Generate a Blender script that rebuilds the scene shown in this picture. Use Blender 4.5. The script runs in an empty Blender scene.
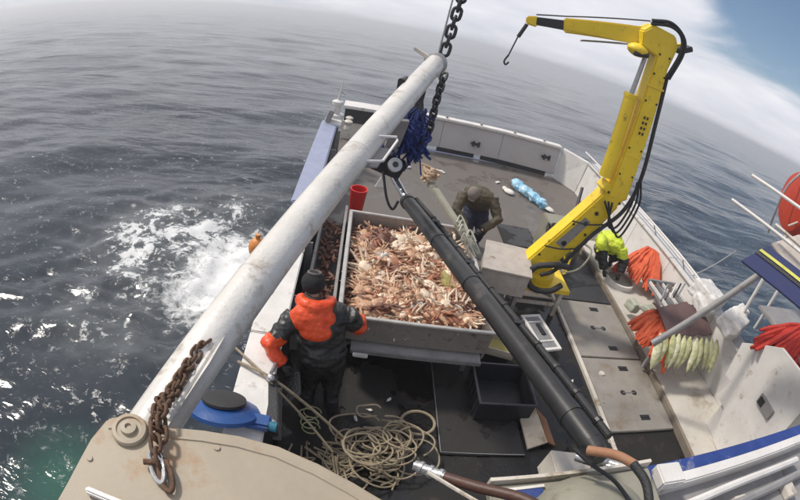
import bpy, bmesh, math, random
import numpy as np
from mathutils import Vector, Matrix, Euler, Quaternion, noise as mnoise
random.seed(7); np.random.seed(7)
R = math.radians
S = bpy.context.scene
COL = S.collection

# ------------------------------------------------------------------ camera, sky, sun, exposure
# The boat is built in its own frame (x to starboard, y aft, z up from the deck) and sits on the swell
# pitched by about five degrees; BOAT carries that frame into the world, where the sea is z = 0.
BOAT = Matrix(((0.99994, 0.0, -0.01105, 0.0), (-0.00104, 0.99552, -0.0945, 0.0),
               (0.011, 0.09451, 0.99546, 1.5), (0, 0, 0, 1)))
cam_data = bpy.data.cameras.new('camera')
cam = bpy.data.objects.new('camera', cam_data); COL.objects.link(cam)
# boat axes (X right, F aft, U up) given in camera coordinates -> rotation camera->boat has them as rows
ROWS = ((0.98132, -0.14396, -0.12759), (-0.03003, 0.54051, -0.8408), (0.19, 0.82893, 0.5261))
m = Matrix(ROWS)
cam.matrix_world = BOAT @ (Matrix.Translation((0, 0, 4.5)) @ m.to_4x4())
cam_data.type = 'PANO'
pano = cam_data if hasattr(cam_data, 'panorama_type') else cam_data.cycles
pano.panorama_type = 'FISHEYE_EQUISOLID'
cam_data.sensor_fit = 'HORIZONTAL'; cam_data.sensor_width = 36.0
pano.fisheye_lens = 36.0 * 480 / 800
pano.fisheye_fov = R(180)
cam_data.clip_start = 0.02; cam_data.clip_end = 30000
S.camera = cam

SUN_EL, SUN_AZ = R(52), R(-62)          # azimuth from +Y (aft) towards +X; sun stands to port, a little aft
sd = Vector((math.sin(SUN_AZ) * math.cos(SUN_EL), math.cos(SUN_AZ) * math.cos(SUN_EL), math.sin(SUN_EL)))
W = bpy.data.worlds.new('World'); S.world = W; W.use_nodes = True
nt = W.node_tree; N = nt.nodes; L = nt.links
for n in list(N): N.remove(n)
def nd(tree, kind, **kw):
    n = tree.nodes.new(kind)
    for k, v in kw.items(): setattr(n, k, v)
    return n
out = nd(nt, 'ShaderNodeOutputWorld'); bg = nd(nt, 'ShaderNodeBackground')
sky = nd(nt, 'ShaderNodeTexSky', sky_type='NISHITA', sun_disc=False)
sky.sun_elevation = SUN_EL; sky.sun_rotation = SUN_AZ
sky.air_density = 1.0; sky.dust_density = 1.0; sky.ozone_density = 2.0
tc = nd(nt, 'ShaderNodeTexCoord')
sep = nd(nt, 'ShaderNodeSeparateXYZ'); L.new(tc.outputs['Generated'], sep.inputs[0])
def M_(op, a, b=None, c=None, tree=nt):
    n = nd(tree, 'ShaderNodeMath', operation=op)
    for i, v in enumerate((a, b, c)):
        if v is None: continue
        if isinstance(v, (int, float)): n.inputs[i].default_value = v
        else: tree.links.new(v, n.inputs[i])
    return n.outputs[0]
zc = M_('ADD', M_('MAXIMUM', sep.outputs[2], 0.0), 0.16)
comb = nd(nt, 'ShaderNodeCombineXYZ')
L.new(M_('DIVIDE', sep.outputs[0], zc), comb.inputs[0]); L.new(M_('DIVIDE', sep.outputs[1], zc), comb.inputs[1])
nz = nd(nt, 'ShaderNodeTexNoise'); nz.inputs['Scale'].default_value = 0.55; nz.inputs['Detail'].default_value = 7
nz.inputs['Roughness'].default_value = 0.55; nz.inputs['Distortion'].default_value = 0.5
L.new(comb.outputs[0], nz.inputs['Vector'])
nz2 = nd(nt, 'ShaderNodeTexNoise'); nz2.inputs['Scale'].default_value = 1.3; nz2.inputs['Detail'].default_value = 5
L.new(comb.outputs[0], nz2.inputs['Vector'])
# cloud cover thins with height above the horizon
cov = M_('SUBTRACT', M_('MULTIPLY_ADD', nz.outputs[0], 1.2, 0.42), M_('MULTIPLY', sep.outputs[2], 0.22))
# the deck of cloud breaks open to starboard
cov = M_('SUBTRACT', cov, M_('MULTIPLY', M_('MULTIPLY', M_('MAXIMUM', M_('SUBTRACT', sep.outputs[0], 0.42), 0.0), M_('MAXIMUM', sep.outputs[2], 0.0)), 9.0))
cr = nd(nt, 'ShaderNodeMapRange', interpolation_type='SMOOTHSTEP')
cr.inputs[1].default_value = 0.42; cr.inputs[2].default_value = 0.66; L.new(cov, cr.inputs[0])
cramp = nd(nt, 'ShaderNodeValToRGB')
cramp.color_ramp.elements[0].position = 0.3; cramp.color_ramp.elements[0].color = (0.66, 0.69, 0.76, 1)
cramp.color_ramp.elements[1].position = 0.72; cramp.color_ramp.elements[1].color = (0.88, 0.87, 0.92, 1)
L.new(nz2.outputs[0], cramp.inputs[0])
STR = 0.1
cs = nd(nt, 'ShaderNodeVectorMath', operation='SCALE'); L.new(cramp.outputs[0], cs.inputs[0]); cs.inputs['Scale'].default_value = 1.0 / STR
mx = nd(nt, 'ShaderNodeMix', data_type='RGBA'); L.new(cr.outputs[0], mx.inputs[0]); L.new(sky.outputs[0], mx.inputs[6]); L.new(cs.outputs[0], mx.inputs[7])
L.new(mx.outputs[2], bg.inputs[0]); bg.inputs[1].default_value = STR; L.new(bg.outputs[0], out.inputs[0])

sl = bpy.data.lights.new('sun', 'SUN'); sl.energy = 3.1; sl.angle = R(7); sl.color = (1.0, 0.93, 0.82)
so = bpy.data.objects.new('sun', sl); COL.objects.link(so)
so.rotation_euler = sd.to_track_quat('Z', 'Y').to_euler()
S.view_settings.view_transform = 'Standard'; S.view_settings.look = 'None'
S.view_settings.exposure = 0.1; S.view_settings.gamma = 1.0
S.render.engine = 'CYCLES'; S.cycles.max_bounces = 6; S.cycles.use_denoising = True

# ------------------------------------------------------------------ materials
MATS = {}
def mat(name, col, rough=0.6, metal=0.0, col2=None, scale=6.0, bump=0.15, bscale=40.0, wear=None, wear_amt=0.0, wear_scale=3.0, coat=0.0, stretch=None, wet=0.0):
    if name in MATS: return MATS[name]
    mt = bpy.data.materials.new(name); mt.use_nodes = True; t = mt.node_tree
    b = t.nodes['Principled BSDF']; tcn = nd(t, 'ShaderNodeTexCoord'); src = tcn.outputs['Object']
    if stretch:
        mp = nd(t, 'ShaderNodeMapping'); mp.inputs['Scale'].default_value = stretch; t.links.new(src, mp.inputs[0]); src = mp.outputs[0]
    n1 = nd(t, 'ShaderNodeTexNoise'); n1.inputs['Scale'].default_value = scale; n1.inputs['Detail'].default_value = 6; n1.inputs['Roughness'].default_value = 0.65
    t.links.new(src, n1.inputs['Vector'])
    c2 = col2 or tuple(c * 0.72 for c in col)
    rp = nd(t, 'ShaderNodeValToRGB'); rp.color_ramp.elements[0].position = 0.32; rp.color_ramp.elements[1].position = 0.68
    rp.color_ramp.elements[0].color = (*c2, 1); rp.color_ramp.elements[1].color = (*col, 1)
    t.links.new(n1.outputs[0], rp.inputs[0]); cout = rp.outputs[0]
    if wear is not None:
        n2 = nd(t, 'ShaderNodeTexNoise'); n2.inputs['Scale'].default_value = wear_scale; n2.inputs['Detail'].default_value = 9; n2.inputs['Roughness'].default_value = 0.72
        t.links.new(src, n2.inputs['Vector'])
        mr = nd(t, 'ShaderNodeMapRange'); mr.inputs[1].default_value = 0.62 - 0.3 * wear_amt; mr.inputs[2].default_value = 0.72 - 0.22 * wear_amt
        t.links.new(n2.outputs[0], mr.inputs[0])
        mm = nd(t, 'ShaderNodeMix', data_type='RGBA'); t.links.new(mr.outputs[0], mm.inputs[0]); t.links.new(cout, mm.inputs[6]); mm.inputs[7].default_value = (*wear, 1)
        cout = mm.outputs[2]
    t.links.new(cout, b.inputs['Base Color'])
    rr = nd(t, 'ShaderNodeMapRange'); rr.inputs[3].default_value = max(0.03, rough - 0.12); rr.inputs[4].default_value = min(1, rough + 0.12)
    t.links.new(n1.outputs[0], rr.inputs[0]); rout = rr.outputs[0]
    if wet:
        n4 = nd(t, 'ShaderNodeTexNoise'); n4.inputs['Scale'].default_value = 1.6; n4.inputs['Detail'].default_value = 7; t.links.new(src, n4.inputs['Vector'])
        w1 = nd(t, 'ShaderNodeMapRange'); w1.inputs[1].default_value = 0.60 - 0.2 * wet; w1.inputs[2].default_value = 0.64 - 0.2 * wet; t.links.new(n4.outputs[0], w1.inputs[0])
        mw = nd(t, 'ShaderNodeMix'); t.links.new(w1.outputs[0], mw.inputs[0]); t.links.new(rout, mw.inputs[2]); mw.inputs[3].default_value = 0.12; rout = mw.outputs[0]
    t.links.new(rout, b.inputs['Roughness'])
    b.inputs['Metallic'].default_value = metal; b.inputs['Coat Weight'].default_value = coat
    if bump:
        n3 = nd(t, 'ShaderNodeTexNoise'); n3.inputs['Scale'].default_value = bscale; n3.inputs['Detail'].default_value = 4; t.links.new(src, n3.inputs['Vector'])
        bp = nd(t, 'ShaderNodeBump'); bp.inputs['Strength'].default_value = bump; bp.inputs['Distance'].default_value = 0.02
        t.links.new(n3.outputs[0], bp.inputs['Height']); t.links.new(bp.outputs[0], b.inputs['Normal'])
    MATS[name] = mt; return mt
RUST = (0.17, 0.065, 0.025)
white = mat('white_paint', (0.70, 0.68, 0.66), 0.45, wear=(0.34, 0.28, 0.22), wear_amt=0.12, wear_scale=4, col2=(0.58, 0.56, 0.54), scale=2.5)
sternw = mat('stern_paint', (0.47, 0.45, 0.45), 0.5, wear=(0.42, 0.37, 0.32), wear_amt=0.12, wear_scale=2, col2=(0.42, 0.40, 0.40), scale=1.5)
cream = mat('cream_paint', (0.60, 0.56, 0.50), 0.5, wear=(0.25, 0.19, 0.13), wear_amt=0.25, wear_scale=3, col2=(0.48, 0.44, 0.39), scale=2)
boomw = mat('boom_paint', (0.66, 0.64, 0.61), 0.30, wear=(0.36, 0.31, 0.26), wear_amt=0.22, wear_scale=5, col2=(0.52, 0.50, 0.47), scale=3)
plate_m = mat('tan_plate_paint', (0.36, 0.31, 0.235), 0.55, bump=0.04, wear=(0.30, 0.17, 0.08), wear_amt=0.3, wear_scale=3.5, col2=(0.29, 0.24, 0.18), scale=2.5)
galv = mat('galvanised_steel', (0.42, 0.42, 0.43), 0.4, 0.6, scale=12)
stain = mat('stainless', (0.62, 0.62, 0.62), 0.25, 0.9, scale=10)
rimst = mat('bin_steel', (0.34, 0.31, 0.29), 0.42, 0.35, wear=(0.15, 0.1, 0.07), wear_amt=0.3, wear_scale=6)
rusty = mat('rusty_iron', (0.085, 0.058, 0.045), 0.75, 0.3, col2=(0.15, 0.075, 0.04), scale=30, bump=0.5)
dkiron = mat('dark_iron', (0.05, 0.05, 0.055), 0.5, 0.5, scale=15)
deck_g = mat('aft_deck_paint', (0.135, 0.118, 0.108), 0.62, wear=(0.095, 0.075, 0.062), wear_amt=0.35, wear_scale=1.6, col2=(0.125, 0.112, 0.102), scale=1.2, bump=0.15, wet=0.35)
deck_d = mat('working_deck_paint', (0.010, 0.009, 0.008), 0.7, wear=(0.045, 0.03, 0.024), wear_amt=0.2, wear_scale=3, col2=(0.008, 0.007, 0.007), scale=2.5, bump=0.2, wet=0.5)
walk_m = mat('walkway_paint', (0.56, 0.53, 0.48), 0.55, wear=(0.3, 0.25, 0.19), wear_amt=0.25, wear_scale=1.8, col2=(0.46, 0.43, 0.39), scale=1.6)
hatch_m = mat('hatch_plate_paint', (0.28, 0.26, 0.235), 0.55, wear=(0.2, 0.16, 0.12), wear_amt=0.3, wear_scale=2.5, col2=(0.22, 0.205, 0.185), scale=3)
rubber = mat('black_rubber', (0.022, 0.022, 0.024), 0.55, scale=20, bump=0.4, bscale=120)
matm = mat('deck_mat_rubber', (0.022, 0.019, 0.019), 0.6, wet=0.3, scale=6, bump=0.4, bscale=90)
ramm = mat('ram_black', (0.030, 0.030, 0.032), 0.38, 0.2, bump=0.03, wear=(0.08, 0.07, 0.065), wear_amt=0.2, scale=8)
blackp = mat('black_plastic', (0.02, 0.02, 0.025), 0.4, scale=8)
yellow = mat('crane_yellow', (0.84, 0.62, 0.03), 0.42, wear=(0.22, 0.13, 0.03), wear_amt=0.08, wear_scale=7, col2=(0.72, 0.50, 0.02), scale=2)
bluew = mat('blue_paint', (0.015, 0.075, 0.27), 0.35, wear=(0.08, 0.07, 0.06), wear_amt=0.15)
navy = mat('navy_cloth', (0.02, 0.032, 0.13), 0.7, scale=8)
bluetrim = mat('blue_trim_paint', (0.03, 0.06, 0.24), 0.45, wear=(0.3, 0.3, 0.32), wear_amt=0.15)
blgrey = mat('blue_grey_paint', (0.30, 0.33, 0.46), 0.5, col2=(0.24, 0.27, 0.38))
netb = mat('blue_netting', (0.012, 0.03, 0.16), 0.8, scale=14)
ystripe = mat('yellow_stripe', (0.66, 0.66, 0.12), 0.6)
raft_r = mat('raft_red', (0.50, 0.05, 0.02), 0.5, col2=(0.4, 0.035, 0.015))
redp = mat('red_plastic', (0.62, 0.02, 0.015), 0.45)
orope = mat('orange_rope', (0.78, 0.15, 0.05), 0.6, col2=(0.55, 0.07, 0.025), scale=9, bump=0.5, bscale=200)
rrope = mat('red_rope', (0.56, 0.035, 0.022), 0.75, col2=(0.36, 0.02, 0.012), scale=18, bump=0.5, bscale=200)
grope = mat('pale_green_cloth', (0.60, 0.60, 0.38), 0.8, col2=(0.32, 0.34, 0.13), scale=9, bump=0.5, bscale=90)
gropeb = mat('cream_green_cloth', (0.72, 0.70, 0.52), 0.8, col2=(0.40, 0.42, 0.18), scale=9, bump=0.5, bscale=90)
brope = mat('beige_rope', (0.42, 0.35, 0.25), 0.85, col2=(0.3, 0.24, 0.16), scale=20, bump=0.6, bscale=220)
hivis = mat('hivis_yellow', (0.62, 0.72, 0.04), 0.6, col2=(0.42, 0.52, 0.03), bump=0.9, bscale=12)
orange_c = mat('orange_oilskin', (0.82, 0.09, 0.015), 0.42, col2=(0.60, 0.05, 0.01), scale=7, bump=0.9, bscale=13, wear=(0.30, 0.06, 0.03), wear_amt=0.12, wear_scale=8)
jackd = mat('dark_oilskin', (0.026, 0.027, 0.027), 0.4, col2=(0.014, 0.015, 0.016), bump=0.9, bscale=14)
trous = mat('black_oilskin', (0.012, 0.012, 0.013), 0.42, bump=0.9, bscale=14)
khaki = mat('khaki_cloth', (0.10, 0.08, 0.05), 0.75, col2=(0.05, 0.04, 0.027), bump=0.9, bscale=14)
navyc = mat('navy_trousers', (0.018, 0.02, 0.05), 0.7)
skinm = mat('skin', (0.50, 0.29, 0.20), 0.5, col2=(0.44, 0.24, 0.16), bump=0.05)
hairm = mat('hair', (0.05, 0.032, 0.02), 0.8)
capg = mat('grey_cap', (0.20, 0.17, 0.15), 0.85, scale=20)
bean = mat('black_beanie', (0.015, 0.015, 0.017), 0.9, scale=30, bump=0.6, bscale=120)
beang = mat('beanie_grey_band', (0.13, 0.12, 0.12), 0.9, scale=30)
boxbe = mat('beige_box_paint', (0.46, 0.41, 0.37), 0.55, wear=(0.2, 0.15, 0.11), wear_amt=0.2)
cardb = mat('worn_cream_board', (0.48, 0.42, 0.34), 0.75, wear=(0.2, 0.14, 0.09), wear_amt=0.35)
bagb = mat('blue_plastic_bag', (0.10, 0.38, 0.62), 0.3, col2=(0.5, 0.68, 0.76), scale=5, bump=0.3, bscale=12)
bagw = mat('white_scrap', (0.75, 0.73, 0.68), 0.6)
maroon = mat('maroon_cloth', (0.13, 0.075, 0.07), 0.8, col2=(0.09, 0.055, 0.055))
greyp = mat('grey_paint', (0.30, 0.29, 0.29), 0.5, wear=(0.16, 0.13, 0.11), wear_amt=0.2)
greygreen = mat('grey_green_cover', (0.27, 0.26, 0.21), 0.6, col2=(0.21, 0.20, 0.16), wear=(0.12, 0.11, 0.08), wear_amt=0.2)
orhose = mat('orange_hose', (0.30, 0.17, 0.10), 0.7, col2=(0.28, 0.12, 0.06), scale=12)
brhose = mat('brown_hose', (0.08, 0.035, 0.025), 0.5, scale=12)
hull_m = mat('hull_paint', (0.03, 0.05, 0.14), 0.4)
crabA = mat('crab_shell_red', (0.46, 0.20, 0.11), 0.38, col2=(0.25, 0.095, 0.055), scale=25, bump=0.5, bscale=80)
crabB = mat('crab_shell_pink', (0.62, 0.39, 0.25), 0.38, col2=(0.40, 0.22, 0.13), scale=22, bump=0.5, bscale=80)
crabC = mat('crab_belly_pale', (0.82, 0.72, 0.58), 0.4, col2=(0.62, 0.45, 0.31), scale=20, bump=0.4, bscale=80)
crabD = mat('crab_shell_brown', (0.20, 0.085, 0.055), 0.55, col2=(0.11, 0.05, 0.035), scale=25, bump=0.5, bscale=80)
spongem = mat('yellow_green_sponge', (0.42, 0.36, 0.13), 0.85, bump=0.8, bscale=50)
glass = mat('dark_lens', (0.02, 0.02, 0.025), 0.1)

# ------------------------------------------------------------------ mesh helpers
def frame_of(d, up=None):
    d = Vector(d).normalized()
    up = Vector(up) if up is not None else Vector((0, 0, 1))
    if abs(d.dot(up.normalized())) > 0.98: up = Vector((1, 0, 0)) if abs(d.x) < 0.9 else Vector((0, 1, 0))
    s = d.cross(up).normalized(); u = s.cross(d).normalized()
    return d, s, u
class MB:
    def __init__(self): self.v = []; self.f = []; self.mi = []
    def add(self, vs, fs, mi=0):
        o = len(self.v); self.v += [Vector(p) for p in vs]
        self.f += [tuple(i + o for i in f) for f in fs]; self.mi += [mi] * len(fs); return self
    def hexa(self, p8, mi=0):
        return self.add(p8, [(3, 2, 1, 0), (4, 5, 6, 7), (0, 1, 5, 4), (1, 2, 6, 5), (2, 3, 7, 6), (3, 0, 4, 7)], mi)
    def box(self, x0, x1, y0, y1, z0, z1, mi=0):
        return self.hexa([(x0, y0, z0), (x1, y0, z0), (x1, y1, z0), (x0, y1, z0), (x0, y0, z1), (x1, y0, z1), (x1, y1, z1), (x0, y1, z1)], mi)
    def obox(self, c, s, rot, mi=0):
        c = Vector(c); rm = Euler(rot).to_matrix(); h = [x / 2 for x in s]
        pts = [c + rm @ Vector((a * h[0], b * h[1], e * h[2])) for e in (-1, 1) for a, b in ((-1, -1), (1, -1), (1, 1), (-1, 1))]
        return self.hexa(pts, mi)
    def beam(self, p0, p1, s0, s1=None, up=None, mi=0):
        s1 = s1 or s0; p0 = Vector(p0); p1 = Vector(p1); d, s, u = frame_of(p1 - p0, up)
        pts = [p + s * a * sz[0] / 2 + u * b * sz[1] / 2 for p, sz in ((p0, s0), (p1, s1)) for a, b in ((-1, -1), (1, -1), (1, 1), (-1, 1))]
        return self.hexa(pts, mi)
    def prism(self, poly, ext, mi=0):
        poly = [Vector(p) for p in poly]; ext = Vector(ext); n = len(poly)
        fs = [tuple(range(n - 1, -1, -1)), tuple(range(n, 2 * n))] + [(i, (i + 1) % n, (i + 1) % n + n, i + n) for i in range(n)]
        return self.add(poly + [p + ext for p in poly], fs, mi)
    def tube(self, pts, r, n=8, closed=False, cap=True, flat=1.0, up=None, mi=0):
        pts = [Vector(p) for p in pts]; k = len(pts); rs = r if isinstance(r, (list, tuple)) else [r] * k
        vs = []; prev = None
        for i, p in enumerate(pts):
            if closed: d = pts[(i + 1) % k] - pts[i - 1]
            else: d = pts[min(i + 1, k - 1)] - pts[max(i - 1, 0)]
            if d.length < 1e-9: d = Vector((0, 0, 1))
            d.normalize()
            if prev is None: _, s, u = frame_of(d, up)
            else:
                s = prev - d * prev.dot(d)
                s = s.normalized() if s.length > 1e-6 else frame_of(d)[1]
                u = s.cross(d)
            prev = s
            for j in range(n):
                a = 2 * math.pi * j / n; vs.append(p + s * math.cos(a) * rs[i] + u * math.sin(a) * rs[i] * flat)
        fs = []
        for i in range(k if closed else k - 1):
            a = i * n; b = ((i + 1) % k) * n
            for j in range(n): fs.append((a + j, a + (j + 1) % n, b + (j + 1) % n, b + j))
        if cap and not closed: fs += [tuple(range(n - 1, -1, -1)), tuple(range((k - 1) * n, k * n))]
        return self.add(vs, fs, mi)
    def ell(self, c, rad, rot=(0, 0, 0), nu=12, nv=8, mi=0):
        c = Vector(c); rm = rot if isinstance(rot, Matrix) else Euler(rot).to_matrix(); vs = []; fs = []
        for i in range(1, nv):
            th = math.pi * i / nv
            for j in range(nu):
                ph = 2 * math.pi * j / nu
                vs.append(c + rm @ Vector((math.sin(th) * math.cos(ph) * rad[0], math.sin(th) * math.sin(ph) * rad[1], math.cos(th) * rad[2])))
        t = len(vs); vs += [c + rm @ Vector((0, 0, rad[2])), c + rm @ Vector((0, 0, -rad[2]))]
        for i in range(nv - 2):
            for j in range(nu): fs.append((i * nu + j, (i + 1) * nu + j, (i + 1) * nu + (j + 1) % nu, i * nu + (j + 1) % nu))
        for j in range(nu):
            fs.append((t, j, (j + 1) % nu)); fs.append((t + 1, (nv - 2) * nu + (j + 1) % nu, (nv - 2) * nu + j))
        return self.add(vs, fs, mi)
    def lathe(self, prof, c, axis=(0, 0, 1), n=20, mi=0):
        d, s, u = frame_of(axis); c = Vector(c); vs = []; fs = []; k = len(prof)
        for r, z in prof:
            for j in range(n):
                a = 2 * math.pi * j / n; vs.append(c + d * z + s * math.cos(a) * r + u * math.sin(a) * r)
        for i in range(k - 1):
            for j in range(n): fs.append((i * n + j, i * n + (j + 1) % n, (i + 1) * n + (j + 1) % n, (i + 1) * n + j))
        fs.append(tuple(range(n - 1, -1, -1))); fs.append(tuple(range((k - 1) * n, k * n)))
        return self.add(vs, fs, mi)
    def mesh(self, name, loc=(0, 0, 0), bevel=0.0, smooth=None):
        me = bpy.data.meshes.new(name); l = Vector(loc)
        me.from_pydata([tuple(p - l) for p in self.v], [], self.f)
        me.polygons.foreach_set('material_index', self.mi)
        bm = bmesh.new(); bm.from_mesh(me)
        bmesh.ops.recalc_face_normals(bm, faces=bm.faces)
        if bevel:
            es = [e for e in bm.edges if len(e.link_faces) == 2 and e.calc_face_angle(0) > 0.5]
            if es: bmesh.ops.bevel(bm, geom=es, offset=bevel, segments=2, affect='EDGES', clamp_overlap=True)
        bm.to_mesh(me); bm.free()
        if smooth is None: smooth = 0.6
        if smooth: me.shade_smooth(); me.set_sharp_from_angle(angle=smooth)
        return me
    def build(self, name, m, parent=None, loc=None, bevel=0.0, smooth=None):
        l = tuple(parent['_abs']) if parent is not None else (loc if loc is not None else tuple(sum(self.v, Vector()) / len(self.v)))
        me = self.mesh(name, l, bevel, smooth)
        for x in (m if isinstance(m, (list, tuple)) else [m]): me.materials.append(x)
        o = bpy.data.objects.new(name, me); COL.objects.link(o)
        if parent is not None: o.parent = parent
        else: o.location = l
        o['_abs'] = list(l); return o
def tag(o, label=None, cat=None, group=None, kind=None):
    for k, v in (('label', label), ('category', cat), ('group', group), ('kind', kind)):
        if v: o[k] = v
    return o
def thing(name, label, cat, loc, group=None):
    o = bpy.data.objects.new(name, None); COL.objects.link(o); o.location = loc; o['_abs'] = list(loc)
    o.empty_display_size = 0.1
    return tag(o, label, cat, group)
def fuse(mb, name, m, parent, voxel=0.016, smooth=6, folds=0.0, mi_fn=None):
    """one continuous skin grown over the shapes in mb"""
    me = bpy.data.meshes.new('tmp'); me.from_pydata([tuple(p) for p in mb.v], [], mb.f)
    bm = bmesh.new(); bm.from_mesh(me); bmesh.ops.recalc_face_normals(bm, faces=bm.faces); bm.to_mesh(me); bm.free()
    o = bpy.data.objects.new('tmp', me); COL.objects.link(o)
    r = o.modifiers.new('r', 'REMESH'); r.mode = 'VOXEL'; r.voxel_size = voxel
    s = o.modifiers.new('s', 'SMOOTH'); s.iterations = smooth; s.factor = 0.5
    dg = bpy.context.evaluated_depsgraph_get(); dg.update()
    me2 = bpy.data.meshes.new_from_object(o.evaluated_get(dg)); me2.name = name
    bpy.data.objects.remove(o)
    n = len(me2.vertices); co = np.empty(n * 3); me2.vertices.foreach_get('co', co); co = co.reshape(-1, 3)
    if folds:
        no = np.empty(n * 3); me2.vertices.foreach_get('normal', no); no = no.reshape(-1, 3)
        for i in range(n):
            p = Vector(co[i]); f = mnoise.noise(Vector((p.x * 9, p.y * 9, p.z * 16))) + 0.5 * mnoise.noise(Vector((p.x * 22 + 5, p.y * 22, p.z * 30)))
            co[i] += no[i] * f * folds
    l = np.array(parent['_abs']); ctr = co.copy(); co -= l
    me2.vertices.foreach_set('co', co.ravel())
    for x in (m if isinstance(m, (list, tuple)) else [m]): me2.materials.append(x)
    if mi_fn:
        for p in me2.polygons: p.material_index = mi_fn(Vector(ctr[p.vertices[0]]))
    me2.shade_smooth()
    o = bpy.data.objects.new(name, me2); COL.objects.link(o); o.parent = parent; o['_abs'] = list(l); return o
def lerp(a, b, t): return Vector(a) * (1 - t) + Vector(b) * t
def bez(pts, n=12):
    """smooth curve through points (Catmull-Rom)"""
    P = [Vector(p) for p in pts]; P = [P[0] * 2 - P[1]] + P + [P[-1] * 2 - P[-2]]; o = []
    for i in range(1, len(P) - 2):
        a, b, c, d = P[i - 1:i + 3]
        for k in range(n):
            t = k / n; o.append(0.5 * ((2 * b) + (c - a) * t + (2 * a - 5 * b + 4 * c - d) * t * t + (3 * b - a - 3 * c + d) * t ** 3))
    o.append(P[-2]); return o

# ------------------------------------------------------------------ the sea
def build_sea():
    na = 720; rings = [0.0]; r = 2.0; rr = []
    while r < 6000: rr.append(r); r += max(0.08, r * 0.0125) if r < 1500 else r * 0.06
    rr = np.array(rr); ang = np.linspace(0, 2 * np.pi, na, endpoint=False)
    A, Rr = np.meshgrid(ang, rr); cx, cy = 1.0, 6.0
    X = cx + Rr * np.cos(A); Y = cy + Rr * np.sin(A); Z = np.zeros_like(X)
    sp = np.gradient(rr)[:, None] + Rr * 2 * np.pi / na * 0.5
    rng = np.random.RandomState(3)
    for k in range(70):
        lam = 0.55 * (26 / 0.55) ** rng.rand(); th = np.pi * (0.60) + rng.normal() * 0.55
        amp = 0.0032 * lam ** 0.85; amp *= np.clip((lam / sp - 2.0) / 4.0, 0, 1)
        kx, ky = np.cos(th) * 2 * np.pi / lam, np.sin(th) * 2 * np.pi / lam; ph = rng.rand() * 6.28
        w = np.sin(kx * X + ky * Y + ph); Z += amp * (w + 0.25 * np.cos(2 * (kx * X + ky * Y + ph)))
    # the boil of water alongside, where the gear comes up
    d = np.hypot(X + 2.2, Y - 9.3); 
    for k in range(60):
        lam = 0.35 + rng.rand() * 1.1; th = rng.rand() * 6.28
        Z += 0.011 * lam * np.exp(-(d / 4.2) ** 2) * np.sin((np.cos(th) * X + np.sin(th) * Y) * 6.28 / lam + rng.rand() * 6.28) * np.clip(lam / sp / 3, 0, 1)
    V = np.stack([X, Y, Z], -1).reshape(-1, 3); nr = len(rr)
    i = np.arange(nr - 1)[:, None] * na; j = np.arange(na)[None]; jn = (j + 1) % na
    F = np.stack([i + j, i + na + j, i + na + jn, i + jn], -1).reshape(-1, 4)
    me = bpy.data.meshes.new('sea'); me.vertices.add(len(V)); me.vertices.foreach_set('co', V.ravel())
    me.loops.add(F.size); me.loops.foreach_set('vertex_index', F.ravel().astype(np.int32))
    me.polygons.add(len(F)); me.polygons.foreach_set('loop_start', (np.arange(len(F)) * 4).astype(np.int32))
    me.polygons.foreach_set('loop_total', np.full(len(F), 4, np.int32)); me.update(); me.validate(); me.shade_smooth()
    if me.polygons[0].normal.z < 0: me.flip_normals()
    o = bpy.data.objects.new('sea', me); COL.objects.link(o); tag(o, kind='structure')
    mt = bpy.data.materials.new('sea_water'); mt.use_nodes = True; t = mt.node_tree; b = t.nodes['Principled BSDF']
    l = t.links.new; g = nd(t, 'ShaderNodeTexCoord').outputs['Object']
    def m_(op, a, b_=None, c=None): return M_(op, a, b_, c, tree=t)
    def noise(scale, det=6, rough=0.6, dist=0.0, st=None):
        n = nd(t, 'ShaderNodeTexNoise'); n.inputs['Scale'].default_value = scale; n.inputs['Detail'].default_value = det
        n.inputs['Roughness'].default_value = rough; n.inputs['Distortion'].default_value = dist
        if st:
            mp = nd(t, 'ShaderNodeMapping'); mp.inputs['Rotation'].default_value = (0, 0, st[1]); mp.inputs['Scale'].default_value = (1, st[0], 1); l(g, mp.inputs[0]); l(mp.outputs[0], n.inputs['Vector'])
        else: l(g, n.inputs['Vector'])
        return n.outputs[0]
    def blob(x, y, r0, r1):
        v = nd(t, 'ShaderNodeVectorMath', operation='DISTANCE'); l(g, v.inputs[0]); v.inputs[1].default_value = (x, y, 0)
        mr = nd(t, 'ShaderNodeMapRange', interpolation_type='SMOOTHSTEP'); mr.inputs[1].default_value = r0; mr.inputs[2].default_value = r1; mr.inputs[3].default_value = 1; mr.inputs[4].default_value = 0
        l(v.outputs['Value'], mr.inputs[0]); return mr.outputs[0]
    def mr(v, a, b_, c=0.0, d=1.0):
        n = nd(t, 'ShaderNodeMapRange'); n.inputs[1].default_value = a; n.inputs[2].default_value = b_; n.inputs[3].default_value = c; n.inputs[4].default_value = d; l(v, n.inputs[0]); return n.outputs[0]
    heavy = m_('MAXIMUM', blob(-2.0, 9.3, 0.7, 2.5), m_('MULTIPLY', blob(-2.6, 8.2, 0.2, 2.0), 0.95))
    lace = m_('MAXIMUM', m_('MAXIMUM', blob(-4.0, 10.0, 0.8, 4.2), m_('MULTIPLY', blob(-4.4, 6.8, 0.3, 3.2), 0.6)), m_('MULTIPLY', blob(-3.4, 12.6, 0.3, 2.6), 0.7))
    specks = m_('MAXIMUM', m_('MAXIMUM', blob(-10.5, 13.6, 0.5, 5.0), blob(-6.3, 13.4, 0.5, 3.5)), m_('MAXIMUM', blob(-3.0, 15, 0.3, 2.2), m_('MULTIPLY', blob(-6.5, 8.5, 0.4, 5.5), 0.8)))
    fine = noise(4.5, 12, 0.78, 0.5); mid = noise(1.1, 6, 0.6, 0.8); nb = noise(0.55, 5, 0.6, 0.8)
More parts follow.
